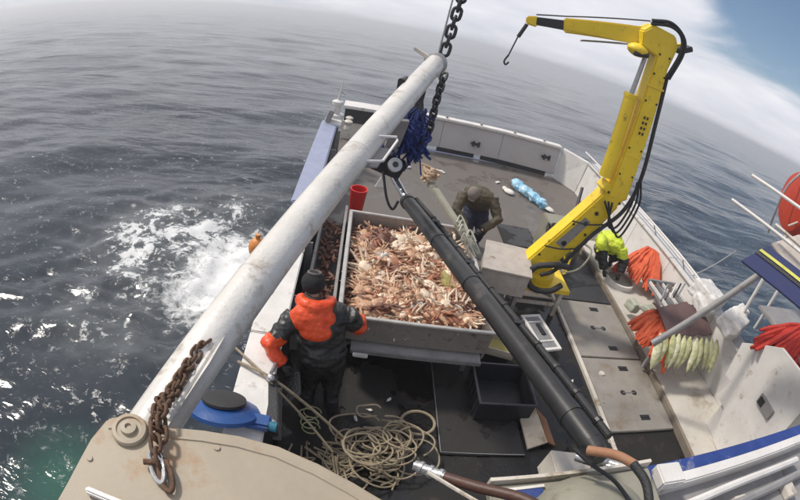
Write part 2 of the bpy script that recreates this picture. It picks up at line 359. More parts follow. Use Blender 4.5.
    ridge = m_('SUBTRACT', 1.0, m_('MULTIPLY', m_('ABSOLUTE', m_('SUBTRACT', noise(1.0, 7, 0.68, 1.4), 0.5)), 8.0))
    dens = m_('MULTIPLY', lace, m_('ADD', mr(mid, 0.36, 0.66, 0.15, 0.75), m_('MULTIPLY', m_('MAXIMUM', ridge, 0.0), 0.40)))
    thr = m_('SUBTRACT', 0.80, m_('MULTIPLY', dens, 0.56))
    lf = mr(m_('SUBTRACT', fine, thr), 0.0, 0.10)
    hf = mr(m_('ADD', m_('MULTIPLY', heavy, 1.35), m_('MULTIPLY', m_('SUBTRACT', fine, 0.5), 4.2)), 0.30, 1.20)
    sf = m_('MULTIPLY', mr(noise(1.7, 10, 0.75, 0.4, (2.4, 0.25)), 0.60, 0.66), specks)
    sf = m_('MULTIPLY', sf, mr(nb, 0.47, 0.58))
    foam = m_('MINIMUM', m_('MAXIMUM', m_('MAXIMUM', m_('MULTIPLY', lf, 0.8), m_('MULTIPLY', hf, 0.95)), sf), 1.0)
    wc = nd(t, 'ShaderNodeMix', data_type='RGBA'); l(m_('MULTIPLY', m_('MAXIMUM', lace, heavy), mr(mid, 0.35, 0.65, 0.25, 1.0)), wc.inputs[0])
    wc.inputs[6].default_value = (0.024, 0.032, 0.042, 1); wc.inputs[7].default_value = (0.15, 0.16, 0.165, 1)
    gb = nd(t, 'ShaderNodeMix', data_type='RGBA'); l(m_('MULTIPLY', blob(-3.6, 2.6, 0.1, 1.5), 0.7), gb.inputs[0]); l(wc.outputs[2], gb.inputs[6]); gb.inputs[7].default_value = (0.03, 0.11, 0.08, 1)
    fc = nd(t, 'ShaderNodeMix', data_type='RGBA'); l(foam, fc.inputs[0]); l(gb.outputs[2], fc.inputs[6]); fc.inputs[7].default_value = (0.72, 0.73, 0.74, 1)
    l(fc.outputs[2], b.inputs['Base Color'])
    l(m_('MULTIPLY_ADD', foam, 0.5, 0.10), b.inputs['Roughness']); b.inputs['IOR'].default_value = 1.333
    # ripples: fine, medium and long bands of wind
    h = m_('ADD', m_('MULTIPLY', noise(5.5, 4, 0.5, 0.4, (1.7, 0.3)), 0.020), m_('MULTIPLY', noise(1.3, 4, 0.5, 0.3, (2.0, 0.3)), 0.12))
    h = m_('ADD', h, m_('MULTIPLY', noise(0.28, 4, 0.5, 0.3, (2.4, 0.3)), 0.50)); h = m_('ADD', h, m_('MULTIPLY', noise(0.05, 4, 0.55, 0.2, (3.0, 0.3)), 2.2))
    h = m_('ADD', h, m_('MULTIPLY', foam, 0.03))
    bp = nd(t, 'ShaderNodeBump'); l(mr(noise(0.07, 4, 0.5, 0.6, (2.5, 0.3)), 0.40, 0.60, 0.16, 0.46), bp.inputs['Strength']); bp.inputs['Distance'].default_value = 1.0; l(h, bp.inputs['Height']); l(bp.outputs[0], b.inputs['Normal'])
    me.materials.append(mt); return o
sea = build_sea()

# ------------------------------------------------------------------ the vessel
ves = thing('fishing_vessel', 'white and grey fishing boat with open aft working deck below the camera', 'fishing boat', (2.8, 6.0, 0))
h = MB()
outl = [(-0.80, -3.5), (-0.80, 10.5), (-0.5, 12.6), (0.2, 13.05), (6.0, 12.75), (6.5, 12.0), (6.75, 10.5), (6.75, -3.5)]
h.prism([(x, y, -0.06) for x, y in outl], (0, 0, -2.6)); h.build('hull', hull_m, ves)
MB().box(-0.45, 6.3, 6.3, 12.62, -0.055, 0.0).build('aft_deck', deck_g, ves)
MB().box(-0.45, 6.3, -3.4, 6.3, -0.055, -0.004).build('working_deck', deck_d, ves)
# port side: rail cap in a few welded lengths, bulwark plate, inner frames
MB().box(-0.80, -0.75, -3.4, 11.2, -0.06, 0.95).build('bulwark_plate', white, ves)
ys = [-1.0, 1.6, 3.6, 5.2, 6.45]
for a, b in zip(ys[:-1], ys[1:]):
    MB().box(-0.80, -0.44, a + 0.006, b - 0.006, 0.95, 1.0).build('rail_cap', white, ves, bevel=0.012)
c = MB().box(-0.83, -0.46, 6.46, 10.6, 0.93, 1.06).build('rail_cap', blgrey, ves, bevel=0.02); tag(c, 'blue-grey length of the port rail cap')
MB().box(-0.50, -0.46, -3.4, 11.2, 0.0, 0.945).build('inner_bulwark_panel', rubber, ves)
for y in (2.2, 2.95, 4.4, 5.6, 6.8, 8.0, 9.2, 10.4):
    MB().box(-0.457, -0.36, y, y + 0.03, 0.0, 0.9).build('bulwark_frame', greyp, ves)
# stern bulwark: plate leaning outboard, cap, freeing ports, brackets
def stern(x0, x1, y0, y1):
    q = MB(); q.hexa([(x0, y0, 0.13), (x1, y1, 0.13), (x1, y1 + 0.08, 0.13), (x0, y0 + 0.08, 0.13), (x0, y0 + 0.06, 0.93), (x1, y1 + 0.06, 0.93), (x1, y1 + 0.14, 0.93), (x0, y0 + 0.14, 0.93)])
    q.build('stern_bulwark_panel', sternw, ves, bevel=0.006)
sx = [(0.75, 2.35), (2.35, 4.1), (4.1, 5.85)]
yy = lambda x: 12.72 - 0.03 * (x - 2) - (0.10 * (x - 4) if x > 4 else 0)
for a, b in sx: stern(a + 0.004, b - 0.004, yy(a), yy(b))
for a, b in sx: MB().hexa([(a, yy(a) - 0.02, 0.93), (b, yy(b) - 0.02, 0.93), (b, yy(b) + 0.24, 0.93), (a, yy(a) + 0.24, 0.93), (a, yy(a) - 0.02, 1.0), (b, yy(b) - 0.02, 1.0), (b, yy(b) + 0.24, 1.0), (a, yy(a) + 0.24, 1.0)]).build('stern_rail_cap', white, ves, bevel=0.01)
for a, b in ((0.8, 2.0), (2.3, 3.4), (3.6, 5.6)):  # dark strips put in for the shade inside the freeing ports
    MB().hexa([(a, yy(a) + 0.02, 0.0), (b, yy(b) + 0.02, 0.0), (b, yy(b) + 0.06, 0.0), (a, yy(a) + 0.06, 0.0), (a, yy(a) + 0.02, 0.13), (b, yy(b) + 0.02, 0.13), (b, yy(b) + 0.06, 0.13), (a, yy(a) + 0.06, 0.13)]).build('freeing_port_shade', dkiron, ves)
for x, z in ((3.35, 0.42), (5.45, 0.55), (1.7, 0.55)):
    q = MB().box(x - 0.13, x + 0.13, yy(x) - 0.05, yy(x) + 0.02, z, z + 0.05)
    q.tube([(x - 0.08, yy(x) - 0.10, z - 0.03), (x - 0.08, yy(x) - 0.10, z + 0.12)], 0.035, 8); q.tube([(x + 0.08, yy(x) - 0.10, z - 0.03), (x + 0.08, yy(x) - 0.10, z + 0.12)], 0.035, 8)
    q.build('cleat', dkiron, ves)
for x in (1.4, 2.4, 3.4, 4.4, 5.3):
    MB().box(x - 0.03, x + 0.03, yy(x) + 0.06, yy(x) + 0.12, 1.0, 1.06).build('cap_lug', galv, ves)
# port quarter: opening under the rail, its shade put in as a dark sheet
MB().box(-0.42, 0.74, 12.45, 12.9, 0.0, 0.5).build('quarter_plate', cream, ves, bevel=0.01)
MB().box(-0.40, 0.72, 12.43, 12.46, 0.5, 0.88).build('quarter_shade', dkiron, ves)
MB().box(-0.45, 0.76, 12.40, 12.95, 0.885, 0.97).build('quarter_cap', white, ves, bevel=0.01)
# corner and starboard side
MB().hexa([(5.85, yy(5.85), 0.0), (6.30, 11.6, 0.0), (6.42, 11.65, 0.0), (5.92, yy(5.85) + 0.1, 0.0), (5.9, yy(5.85) + 0.05, 0.95), (6.42, 11.65, 0.95), (6.55, 11.7, 0.95), (6.0, yy(5.85) + 0.15, 0.95)]).build('corner_panel', white, ves, bevel=0.01)
yb = [-1, 1.4, 3.2, 5.0, 6.8, 8.4, 10.0, 11.6]
for a, b in zip(yb[:-1], yb[1:]):
    a += 0.004; b -= 0.004
    MB().hexa([(6.30, a, 0.0), (6.42, a, 0.0), (6.42, b, 0.0), (6.30, b, 0.0), (6.42, a, 0.95), (6.6, a, 0.95), (6.6, b, 0.95), (6.42, b, 0.95)]).build('starboard_bulwark_panel', white, ves, bevel=0.004)
    MB().box(6.36, 6.74, a, b, 0.95, 1.0).build('starboard_rail_cap', white, ves, bevel=0.01)
# raised walkway on the starboard side
MB().box(5.16, 6.30, -1.0, 8.6, -0.003, 0.12).build('walkway', walk_m, ves, bevel=0.01)
MB().box(5.10, 5.155, -1.0, 8.6, -0.003, 0.125).build('walkway_edging', mat('edging_tan', (0.24, 0.20, 0.16), 0.7), ves)
MB().box(3.80, 3.86, 1.6, 7.4, -0.003, 0.05).build('hatch_edging', cream, ves)
# flush hatch plates
def hatch(x0, x1, y0, y1, m, slots=True):
    p = MB().box(x0, x1, y0, y1, 0.0, 0.045).build('hatch_plate', m, ves, bevel=0.008)
    if slots:
        cx, cy = (x0 + x1) / 2, (y0 + y1) / 2
        for dx, dy in ((0.12, 0.52), (0.12, -0.5)):
            q = MB().box(cx + dx - 0.09, cx + dx + 0.09, cy + dy - 0.05, cy + dy + 0.05, 0.046, 0.05); q.tube([(cx + dx - 0.06, cy + dy, 0.05), (cx + dx + 0.06, cy + dy, 0.05)], 0.014, 6); q.build('lifting_slot', dkiron, p)
        for dx in (-0.1, 0.12):
            MB().lathe([(0.05, 0), (0.05, 0.004)], (cx + dx, cy + 0.0, 0.0455), n=14).build('drain_hole', dkiron, p)
        MB().tube([(cx - 0.1, cy, 0.05), (cx + 0.12, cy, 0.05)], 0.008, 6).build('pin', galv, p)
        for dx in (x0 + 0.07, x1 - 0.07):
            for k in range(4):
                MB().lathe([(0.014, 0), (0.012, 0.006)], (dx, y0 + 0.12 + k * (y1 - y0 - 0.24) / 3, 0.045), n=8).build('bolt', galv, p)
    return p
hatch(3.87, 5.08, 4.83, 6.28, hatch_m); hatch(3.87, 5.08, 3.32, 4.80, hatch_m)
k = hatch(3.87, 5.09, 6.31, 7.62, mat('dark_hatch_paint', (0.045, 0.046, 0.052), 0.5, scale=3), False)
tag(k, 'dark slate hatch plate beside the crane')
MB().lathe([(0.05, 0), (0.045, 0.02), (0.02, 0.022)], (4.12, 4.45, 0.045), n=14).build('hatch_cap', cream, ves)
# dark hatch in the aft deck
MB().box(3.25, 4.02, 7.95, 8.8, 0.0, 0.03).build('aft_hatch', deck_d, ves, bevel=0.006)
# upper deck edge and bridge front nearest the camera
MB().hexa([(1.75, 1.07, 2.42), (4.6, 1.28, 2.42), (4.6, 1.38, 2.42), (1.75, 1.17, 2.42), (1.75, 1.07, 2.56), (4.6, 1.28, 2.56), (4.6, 1.38, 2.56), (1.75, 1.17, 2.56)]).build('bridge_trim', bluetrim, ves, bevel=0.006)
MB().hexa([(1.75, 0.98, 2.45), (4.6, 1.19, 2.45), (4.6, 1.27, 2.45), (1.75, 1.06, 2.45), (1.75, 0.98, 2.6), (4.6, 1.19, 2.6), (4.6, 1.27, 2.6), (1.75, 1.06, 2.6)]).build('bridge_coaming', white, ves, bevel=0.01)
MB().hexa([(1.4, -1.0, 2.42), (4.6, -1.0, 2.42), (4.6, 1.185, 2.42), (1.4, 0.97, 2.42), (1.4, -1.0, 2.5), (4.6, -1.0, 2.5), (4.6, 1.185, 2.5), (1.4, 0.97, 2.5)]).build('bridge_roof', greyp, ves)
MB().box(1.75, 4.6, -1.0, 0.95, -0.003, 2.42).build('wheelhouse', cream, ves)
MB().tube(bez([(2.0, 0.86, 2.56), (2.6, 0.93, 2.57), (3.4, 0.98, 2.57)], 6), 0.03, 8).build('conduit', white, ves)
MB().tube([(1.9, 0.74, 2.55), (3.9, 0.9, 2.56)], 0.035, 8).build('conduit', greyp, ves)
for x in (2.05, 2.5, 3.1): MB().box(x, x + 0.12, 0.7, 0.84, 2.5, 2.56).build('roof_bracket', cream, ves, bevel=0.006)
# white deckhouse side to starboard with a small access box
MB().prism([(5.70, y, z) for y, z in ((3.67, 1.49), (3.58, 0.93), (3.38, 0.95), (3.49, 0.60), (3.20, 0.60), (2.95, 0.125), (0.5, 0.125), (0.5, 2.1), (3.0, 1.98), (3.4, 1.70))], (0.05, 0, 0)).build('bulkhead', white, ves, bevel=0.006)
MB().box(5.75, 6.30, 0.5, 3.3, 0.125, 1.7).build('deck_locker', white, ves)
MB().box(5.66, 5.70, 2.44, 2.80, 1.18, 1.34).build('access_box', greyp, ves, bevel=0.006)
MB().box(5.645, 5.66, 2.66, 2.77, 1.20, 1.31).build('socket', dkiron, ves)
MB().box(5.68, 5.699, 0.8, 2.1, 0.5, 1.8).build('bulkhead_panel', greyp, ves, bevel=0.004)
MB().box(6.32, 9.0, 0.5, 4.2, 1.78, 1.84).build('side_deck', greyp, ves, bevel=0.01)

# ------------------------------------------------------------------ starboard railing
t = thing('handrail', 'thin white metal handrail running along the top of the starboard bulwark', 'railing', (6.3, 8, 1.0))
pts = bez([(6.28, 11.75, 1.22), (6.3, 10.0, 1.22), (6.34, 8.2, 1.22), (6.36, 6.6, 1.22), (6.36, 5.1, 1.2)], 8)
MB().tube(pts, 0.022, 8).build('top_rail', white, t)
MB().tube([p + Vector((0.05, 0, -0.11)) for p in pts], 0.012, 6).build('lower_rail', galv, t)
for y in (11.6, 10.3, 9.0, 7.7, 6.4, 5.2): MB().tube([(6.5, y, 1.0), (6.33, y, 1.21)], 0.014, 6).build('post', galv, t)
t = MB().tube(bez([(6.6, 6.2, 1.0), (6.9, 6.1, 1.35), (7.3, 6.05, 1.8)], 5), 0.014, 6).build('whip_rod', galv); tag(t, 'thin grey rod slanting out over the water beside the starboard handrail', 'rod')

# ------------------------------------------------------------------ port stern roller post
t = thing('stern_fairlead', 'white fairlead post with rollers on the end of the port rail', 'fairlead', (-0.55, 10.9, 1.06))
MB().lathe([(0.20, 0), (0.18, 0.08), (0.09, 0.10), (0.09, 0.3), (0.13, 0.33), (0.13, 0.40), (0.03, 0.44)], (-0.55, 10.95, 1.06), n=16).build('post', white, t)
MB().tube([(-0.55, 10.95, 1.45), (-0.50, 11.0, 1.95)], [0.035, 0.012], 8).build('spike', white, t)
MB().tube([(-0.60, 11.0, 1.75), (-0.40, 11.0, 1.62)], 0.015, 6).build('cross_pin', galv, t)
MB().box(-0.72, -0.38, 10.35, 11.2, 1.0, 1.07).build('foot_plate', white, t, bevel=0.01)
for y in (10.45, 10.75): MB().lathe([(0.05, 0), (0.10, 0.03), (0.07, 0.12), (0.10, 0.21), (0.05, 0.24)], (-0.22, y, 0.95), n=14).build('roller', cream, t)
MB().obox((-0.66, 10.55, 1.22), (0.12, 0.35, 0.3), (0, 0.3, 0)).build('bracket', greyp, t, bevel=0.02)

# ------------------------------------------------------------------ loading boom with chain and fittings
B0, B1 = Vector((-0.64, 1.03, 2.91)), Vector((0.77, 5.67, 3.59)); bd = (B1 - B0).normalized()
t = thing('loading_boom', 'long thick white steel boom crossing the picture from lower left to top', 'boom', tuple(B0))
a = B0 - bd * 0.25
MB().tube([a, lerp(B0, B1, 0.5), B1], [0.104, 0.108, 0.116], 32).build('tube', boomw, t)
MB().lathe([(0.12, 0), (0.145, 0.02), (0.145, 0.05), (0.12, 0.09), (0.05, 0.11)], B1, bd, n=20).build('end_cap', galv, t)
q = MB(); _, s_, u_ = frame_of(bd)
q.beam(B1 - s_ * 0.05 + u_ * 0.05, B1 - s_ * 0.28 + u_ * 0.14, (0.1, 0.05), (0.05, 0.04)); q.beam(B1 + s_ * 0.02 - u_ * 0.05, B1 + s_ * 0.16 - u_ * 0.24, (0.12, 0.05), (0.05, 0.04)); q.build('end_lug', cream, t, bevel=0.006)
MB().tube([B1 + bd * 0.1 - s_ * 0.06, B1 + bd * 0.16 + u_ * 0.1, B1 + bd * 0.1 + s_ * 0.06], 0.025, 8).build('shackle', dkiron, t)
for w in (0.18, 0.47, 0.73):
    p = lerp(B0, B1, w); MB().tube([p, p + bd * 0.010], 0.1055 + 0.009 * w, 32).build('weld_seam', boomw, t)
pc = lerp(B0, B1, 0.79) - s_ * 0.105 + u_ * 0.05
MB().beam(pc - bd * 0.10, pc + bd * 0.14, (0.07, 0.13), (0.04, 0.05), up=u_).build('clip', dkiron, t, bevel=0.01)
# square bent handle of rod
MB().tube([(0.14, 3.40, 3.33), (0.31, 3.52, 3.31), (0.32, 3.49, 3.29), (0.22, 3.18, 3.23), (0.20, 3.16, 3.23), (0.04, 3.08, 3.24)], 0.011, 8).build('rod_handle', white, t)
MB().prism([(0.16, 3.42, 3.24), (0.27, 3.48, 3.22), (0.19, 3.20, 3.17), (0.08, 3.12, 3.19)], (0.0, 0.0, -0.012)).build('handle_infill', greyp, t)  # flat grey piece between the boom and the rod handle
# gusset fin low on the boom
F_ = [Vector((-0.43, 1.62, 2.99)), Vector((-0.66, 1.00, 3.00)), Vector((-0.54, 0.92, 3.03)), Vector((-0.46, 1.25, 3.05))]
MB().prism(F_, (0.012, -0.01, 0.03)).build('gusset_plate', boomw, t, bevel=0.004)
MB().tube([Vector((-0.43, 1.62, 3.02)), Vector((-0.54, 0.94, 3.06))], 0.012, 6).build('gusset_edge', boomw, t)

def link_mesh(name, L_, W_, r, m):
    pts = []
    for k in range(16):
        a = 2 * math.pi * k / 16; x = math.cos(a); y = math.sin(a)
        pts.append((math.copysign(max(0, L_ / 2 - W_ / 2), x) * (1 if abs(x) > 0.2 else abs(x) * 5) + x * W_ / 2, y * W_ / 2, 0))
    mb = MB().tube(pts, r, 7, closed=True); me = mb.mesh(name, (0, 0, 0), smooth=1.2); me.materials.append(m); return me
def chain(thing_o, pts, L_, W_, r, m, jit=0.15):
    me = link_mesh('link', L_, W_, r, m); P = [Vector(p) for p in pts]; cum = [0]
    for a, b in zip(P[:-1], P[1:]): cum.append(cum[-1] + (b - a).length)
    step = L_ - 2.6 * r; n = max(2, int(cum[-1] / step)); i = 0
    for k in range(n):
        s = (k + 0.5) * cum[-1] / n
        while i < len(P) - 2 and cum[i + 1] < s: i += 1
        t_ = (s - cum[i]) / (cum[i + 1] - cum[i]); p = P[i].lerp(P[i + 1], t_); d = (P[i + 1] - P[i])
        q_ = d.to_track_quat('X', 'Z') @ Euler((R(90) * (k % 2) + random.uniform(-jit, jit) + 0.5, random.uniform(-jit, jit) * 0.5, 0)).to_quaternion()
        o = bpy.data.objects.new('link', me); COL.objects.link(o); o.parent = thing_o
        o.location = p - Vector(thing_o['_abs']); o.rotation_mode = 'QUATERNION'; o.rotation_quaternion = q_
t = thing('chain', 'rusty brown chain hanging down the lower end of the boom over the tan plate', 'chain', (-0.53, 1.0, 3.1))
cp = bez([(-0.52, 1.38, 3.045), (-0.55, 1.22, 3.05), (-0.56, 1.02, 3.10), (-0.53, 0.88, 3.22), (-0.49, 0.74, 3.255), (-0.455, 0.66, 3.225)], 6)
chain(t, cp, 0.062, 0.040, 0.0075, rusty)
chain(t, [p + Vector((0.018, 0.014, 0.012 * math.sin(i))) for i, p in enumerate(cp[:26])], 0.062, 0.040, 0.0075, rusty)
t = thing('chain_hook', 'worn steel snap link at the end of the rusty chain on the tan plate', 'hook', (-0.4, 0.6, 3.3))
big = [(math.cos(a) * 0.060, math.sin(a) * 0.021, 0) for a in [2 * math.pi * i / 20 for i in range(20)]]
rm = Euler((0.3, 0.05, R(-62))).to_matrix()
MB().tube([Vector((-0.465, 0.655, 3.222)) + rm @ Vector(p) for p in big], 0.0085, 8, closed=True).build('shackle_bow', stain, t)
MB().tube([Vector((-0.43, 0.63, 3.222)) + rm @ (Vector(p) * 0.95) for p in big], 0.009, 8, closed=True).build('shackle_link', rusty, t)
MB().tube([(-0.51, 0.655, 3.225), (-0.43, 0.675, 3.225)], 0.010, 8).build('pin', rusty, t)
t = thing('hoisting_chain', 'dark chain rising from the tip of the white boom', 'chain', (0.85, 5.75, 3.7))
chain(t, [(0.87, 5.80, 3.72), (0.95, 5.9, 4.6), (1.0, 6.0, 5.6)], 0.17, 0.105, 0.022, dkiron)
tag(MB().tube([(0.80, 5.78, 3.74), (0.88, 5.9, 5.6)], 0.012, 6).build('wire_rope', galv), 'thin steel wire running up beside the dark chain at the boom tip', 'wire')

# blue netting and black tackle hanging below the boom
t = thing('net_bundle', 'bundle of dark blue netting hanging under the boom above the ram', 'netting', (0.55, 4.75, 3.0))
q = MB()
for i in range(150):
    u = random.random(); v = random.random() * 0.8
    p0 = Vector((0.42 + 0.30 * u, 4.95 + random.uniform(-.1, .1), 3.2 - 0.45 * v)); u2 = u + random.uniform(-.45, .45)
    p1 = Vector((0.36 + 0.34 * u2, 4.76 + random.uniform(-.14, .14), p0.z - random.uniform(.05, .30)))
    mid = lerp(p0, p1, 0.5) + Vector((random.uniform(-.08, .08), random.uniform(-.08, .08), random.uniform(-.06, .03)))
    q.tube(bez([p0, mid, p1], 4), random.uniform(0.007, 0.018), 5)
q.ell((0.54, 4.82, 2.90), (0.15, 0.09, 0.20), (0, 0.1, 0)); w = q.build('netting', netb, t)
q = MB()
for i in range(12):
    p0 = Vector((0.62 + random.uniform(-.05, .05), 5.2, 3.42)); p1 = Vector((0.45 + random.random() * 0.28, 4.9, 3.08)); q.tube(bez([p0, lerp(p0, p1, .5) + Vector((random.uniform(-.05, .05), 0, 0)), p1], 4), 0.012, 5)
q.build('lashing', blackp, t)
t = thing('tackle_chain', 'short dark chain strung between the boom and the blue netting', 'chain', (0.75, 5.2, 3.3))
chain(t, bez([(0.86, 5.35, 3.55), (0.80, 5.1, 3.30), (0.76, 4.9, 3.02), (0.70, 4.75, 2.78)], 5), 0.12, 0.075, 0.016, dkiron)
t = thing('ram_bracket', 'grey pivot ring and dark bracket where the black ram meets the boom', 'bracket', (0.46, 4.62, 2.6))
MB().lathe([(0.035, 0), (0.075, 0.005), (0.075, 0.05), (0.035, 0.055)], (0.44, 4.58, 2.64), (0.1, -0.7, 0.5), n=20).build('ring', galv, t)
MB().lathe([(0.032, 0), (0.032, 0.058)], (0.44, 4.58, 2.64), (0.1, -0.7, 0.5), n=16).build('ring_hole_shade', dkiron, t)  # dark disc put in for the shade of the ring's open centre
MB().obox((0.38, 4.68, 2.60), (0.34, 0.12, 0.20), (0.2, 0.3, 0.1)).build('bracket_plate', dkiron, t, bevel=0.01)
MB().beam((0.36, 4.72, 2.65), (0.42, 4.55, 3.15), (0.16, 0.05)).build('hanger', greyp, t, bevel=0.006)
MB().tube(bez([(0.34, 4.6, 2.55), (0.42, 4.5, 2.3), (0.50, 4.45, 2.2), (0.55, 4.5, 2.28)], 5), 0.015, 6).build('dangling_hook', dkiron, t)

# ------------------------------------------------------------------ black hydraulic ram
t = thing('hydraulic_ram', 'long black hydraulic ram running from under the boom to the lower right', 'hydraulic ram', (1.2, 1.2, 2.9))
r0, r1 = Vector((0.62, 4.35, 2.37)), Vector((1.23, 1.11, 2.92))
MB().tube([r0, r1], [0.070, 0.062], 28).build('barrel', ramm, t)
MB().tube([Vector((0.47, 4.74, 2.45)), r0], 0.042, 16).build('rod', stain, t)
MB().tube([r0, lerp(r0, r1, 0.02)], 0.078, 28).build('gland', ramm, t)
for w in (0.30, 0.52, 0.93): MB().tube([lerp(r0, r1, w), lerp(r0, r1, w + 0.012)], 0.0745 - 0.008 * w, 28).build('collar', ramm, t)
rd = (r1 - r0).normalized(); rs = rd.cross(Vector((0, 0, 1))).normalized()
sg = -1 if rs.x < 0 else 1
base = [lerp(r0, r1, w) + rs * sg * (0.092 + 0.008 * math.sin(w * 9)) + Vector((0, 0, 0.03)) for w in [i / 30 for i in range(31)]]
MB().tube(base, 0.022, 10).build('supply_hose', rubber, t)
q = MB()
for k in range(5, 31, 2): q.tube([base[k] - rd * 0.012, base[k] + rd * 0.012], 0.027, 10)
w = q.build('hose_guard', ramm, t); w['kind'] = 'stuff'
for w in (0.2, 0.45, 0.7): MB().obox(lerp(r0, r1, w) + rs * sg * 0.08 + Vector((0, 0, 0.03)), (0.07, 0.04, 0.05), (0, 0, -0.2)).build('hose_clamp', dkiron, t)
MB().tube([r1, r1 + rd * 0.10], [0.064, 0.04], 20).build('end_eye', ramm, t)

t = thing('guide_bar', 'grey bar with a buff rope knot at its top beside the black ram', 'bar', (1.3, 5.0, 1.85))
MB().beam((1.14, 6.1, 1.84), (1.50, 4.25, 1.90), (0.11, 0.08), (0.08, 0.06)).build('bar', greygreen, t, bevel=0.012)
q = MB()
for i in range(9):
    c = Vector((1.12 + random.uniform(-.08, .08), 6.15 + random.uniform(-.08, .1), 1.92 + random.uniform(-.03, .08)))
    q.tube(bez([c + Vector((random.uniform(-.12, .12), random.uniform(-.12, .12), random.uniform(-.05, .08))) for _ in range(4)], 4), 0.02, 6)
q.build('rope_knot', mat('buff_rope', (0.55, 0.40, 0.27), 0.8), t)
q = MB()
for i in range(7):
    p = Vector((1.36 + random.uniform(-.05, .08), 4.9 - i * 0.11, 1.93)); q.tube(bez([p, p + Vector((0.05, 0.1, 0.05)), p + Vector((0.12, -0.02, -0.02))], 4), 0.012, 5)
q.build('lashing', mat('pale_line', (0.45, 0.44, 0.36), 0.8), t)

# ------------------------------------------------------------------ knuckle-boom crane
t = thing('deck_crane', 'yellow knuckle-boom deck crane with its jib folded out to the left', 'crane', (3.2, 6.1, 0))
MB().box(2.75, 3.75, 5.75, 6.55, 0.50, 0.58).build('base_plate', yellow, t, bevel=0.01)
for x, y in ((2.85, 5.82), (3.62, 5.82), (2.85, 6.45), (3.62, 6.45)): MB().box(x, x + 0.07, y, y + 0.07, 0.0, 0.50).build('stand_leg', cream, t)
MB().box(2.87, 3.66, 5.85, 5.88, 0.18, 0.24).build('stand_rail', cream, t)
MB().lathe([(0.30, 0), (0.30, 0.12), (0.22, 0.14), (0.22, 0.34), (0.26, 0.36), (0.26, 0.42)], (3.2, 6.1, 0.58), n=24).build('slewing_column', yellow, t)
A0, A1 = Vector((3.12, 6.05, 0.95)), Vector((3.86, 5.90, 2.42)); K1 = Vector((3.90, 6.02, 4.72)); J1 = Vector((2.55, 6.56, 4.47)); T1 = Vector((2.14, 6.70, 4.40))
upv = Vector((0, -1, 0.2))
def shell(name, P0, P1, s0, s1, up, holes=0):
    o = MB().beam(P0, P1, s0, s1, up=up).build(name, yellow, t, bevel=0.025)
    return o
shell('lower_boom', A0 - (A1 - A0).normalized() * 0.15, A1, (0.40, 0.30), (0.34, 0.28), upv)
shell('main_boom', A1 - Vector((0, 0, 0.12)), K1, (0.36, 0.28), (0.25, 0.24), upv)
d1 = (A1 - A0).normalized(); s1 = d1.cross(upv).normalized()
f1 = s1.cross(d1).normalized()
if f1.y > 0: f1 = -f1
# raised side plates and access hole covers on the face towards the camera
for w, rr_ in ((0.30, 0.05), (0.58, 0.04), (0.72, 0.035)):
    MB().lathe([(rr_, 0), (rr_ * 0.8, 0.02)], lerp(A0, A1, w) + f1 * 0.145, f1, n=14).build('pivot_pin', dkiron, t)
MB().beam(lerp(A0, A1, 0.25) + f1 * 0.145 - s1 * 0.02, lerp(A0, A1, 0.62) + f1 * 0.142 - s1 * 0.02, (0.17, 0.02), (0.13, 0.02), up=f1).build('data_plate', greyp, t, bevel=0.004)
MB().prism([lerp(A0, A1, 0.15) + f1 * 0.15 + s1 * 0.16, lerp(A0, A1, 0.6) + f1 * 0.15 + s1 * 0.20, lerp(A0, A1, 0.9) + f1 * 0.15 + s1 * 0.15, lerp(A0, A1, 0.9) - f1 * 0.15 + s1 * 0.15, lerp(A0, A1, 0.6) - f1 * 0.15 + s1 * 0.20, lerp(A0, A1, 0.15) - f1 * 0.15 + s1 * 0.16], s1 * 0.02).build('stiffener', yellow, t)
# dark lettering blocks on the main boom (row of characters too small to read)
mdir = (K1 - A1).normalized()
q = MB(); fr = Vector((0, -1, 0)); fr = (fr - mdir * fr.dot(mdir)).normalized(); sd_ = mdir.cross(fr).normalized()
for k in range(4):
    for e in (-1, 1):
        c = lerp(A1, K1, 0.40 + 0.035 * k) + fr * 0.134 + sd_ * e * 0.028
        MB().beam(c, c + mdir * 0.04, (0.030, 0.006), up=fr).build('marking', dkiron, t)
# knuckle head, jib, extension
MB().prism([K1 + Vector(v) for v in ((0.13, -0.12, -0.35), (0.20, -0.12, 0.05), (0.10, -0.12, 0.20), (-0.30, -0.12, 0.22), (-0.44, -0.12, 0.08), (-0.40, -0.12, -0.14), (-0.15, -0.12, -0.20))], (0, 0.26, 0)).build('knuckle_head', yellow, t, bevel=0.02)
MB().beam(K1 + Vector((-0.25, 0.08, 0.02)), J1, (0.22, 0.28), (0.18, 0.22), up=(0, 0, 1)).build('jib', yellow, t, bevel=0.02)
MB().beam(lerp(K1, J1, 0.35) + Vector((0, -0.12, -.02)), J1 + Vector((0, -0.1, -0.01)), (0.02, 0.12), (0.02, 0.08), up=(0, 0, 1)).build('jib_stiffener', yellow, t)
MB().beam(J1 + (K1 - J1).normalized() * 0.05, T1, (0.13, 0.15), (0.11, 0.12), up=(0, 0, 1)).build('jib_extension', dkiron, t, bevel=0.01)
MB().beam(T1 + Vector((0.06, -0.02, 0.0)), T1 + Vector((-0.10, 0.03, -0.02)), (0.15, 0.17), (0.12, 0.12), up=(0, 0, 1)).build('jib_tip', yellow, t, bevel=0.02)
MB().tube([T1 + Vector((0.02, 0, 0.10)), J1 + Vector((0, 0, 0.14)), K1 + Vector((-0.3, 0.02, 0.26))], 0.012, 6).build('hydraulic_pipe', dkiron, t)
MB().tube([J1 + Vector((0.3, -0.02, -0.14)), K1 + Vector((-0.45, 0, -0.16))], 0.016, 6).build('hydraulic_pipe', galv, t)
MB().ell(K1 + Vector((-0.40, -0.03, -0.22)), (0.17, 0.15, 0.10)).build('pivot_cover', yellow, t)
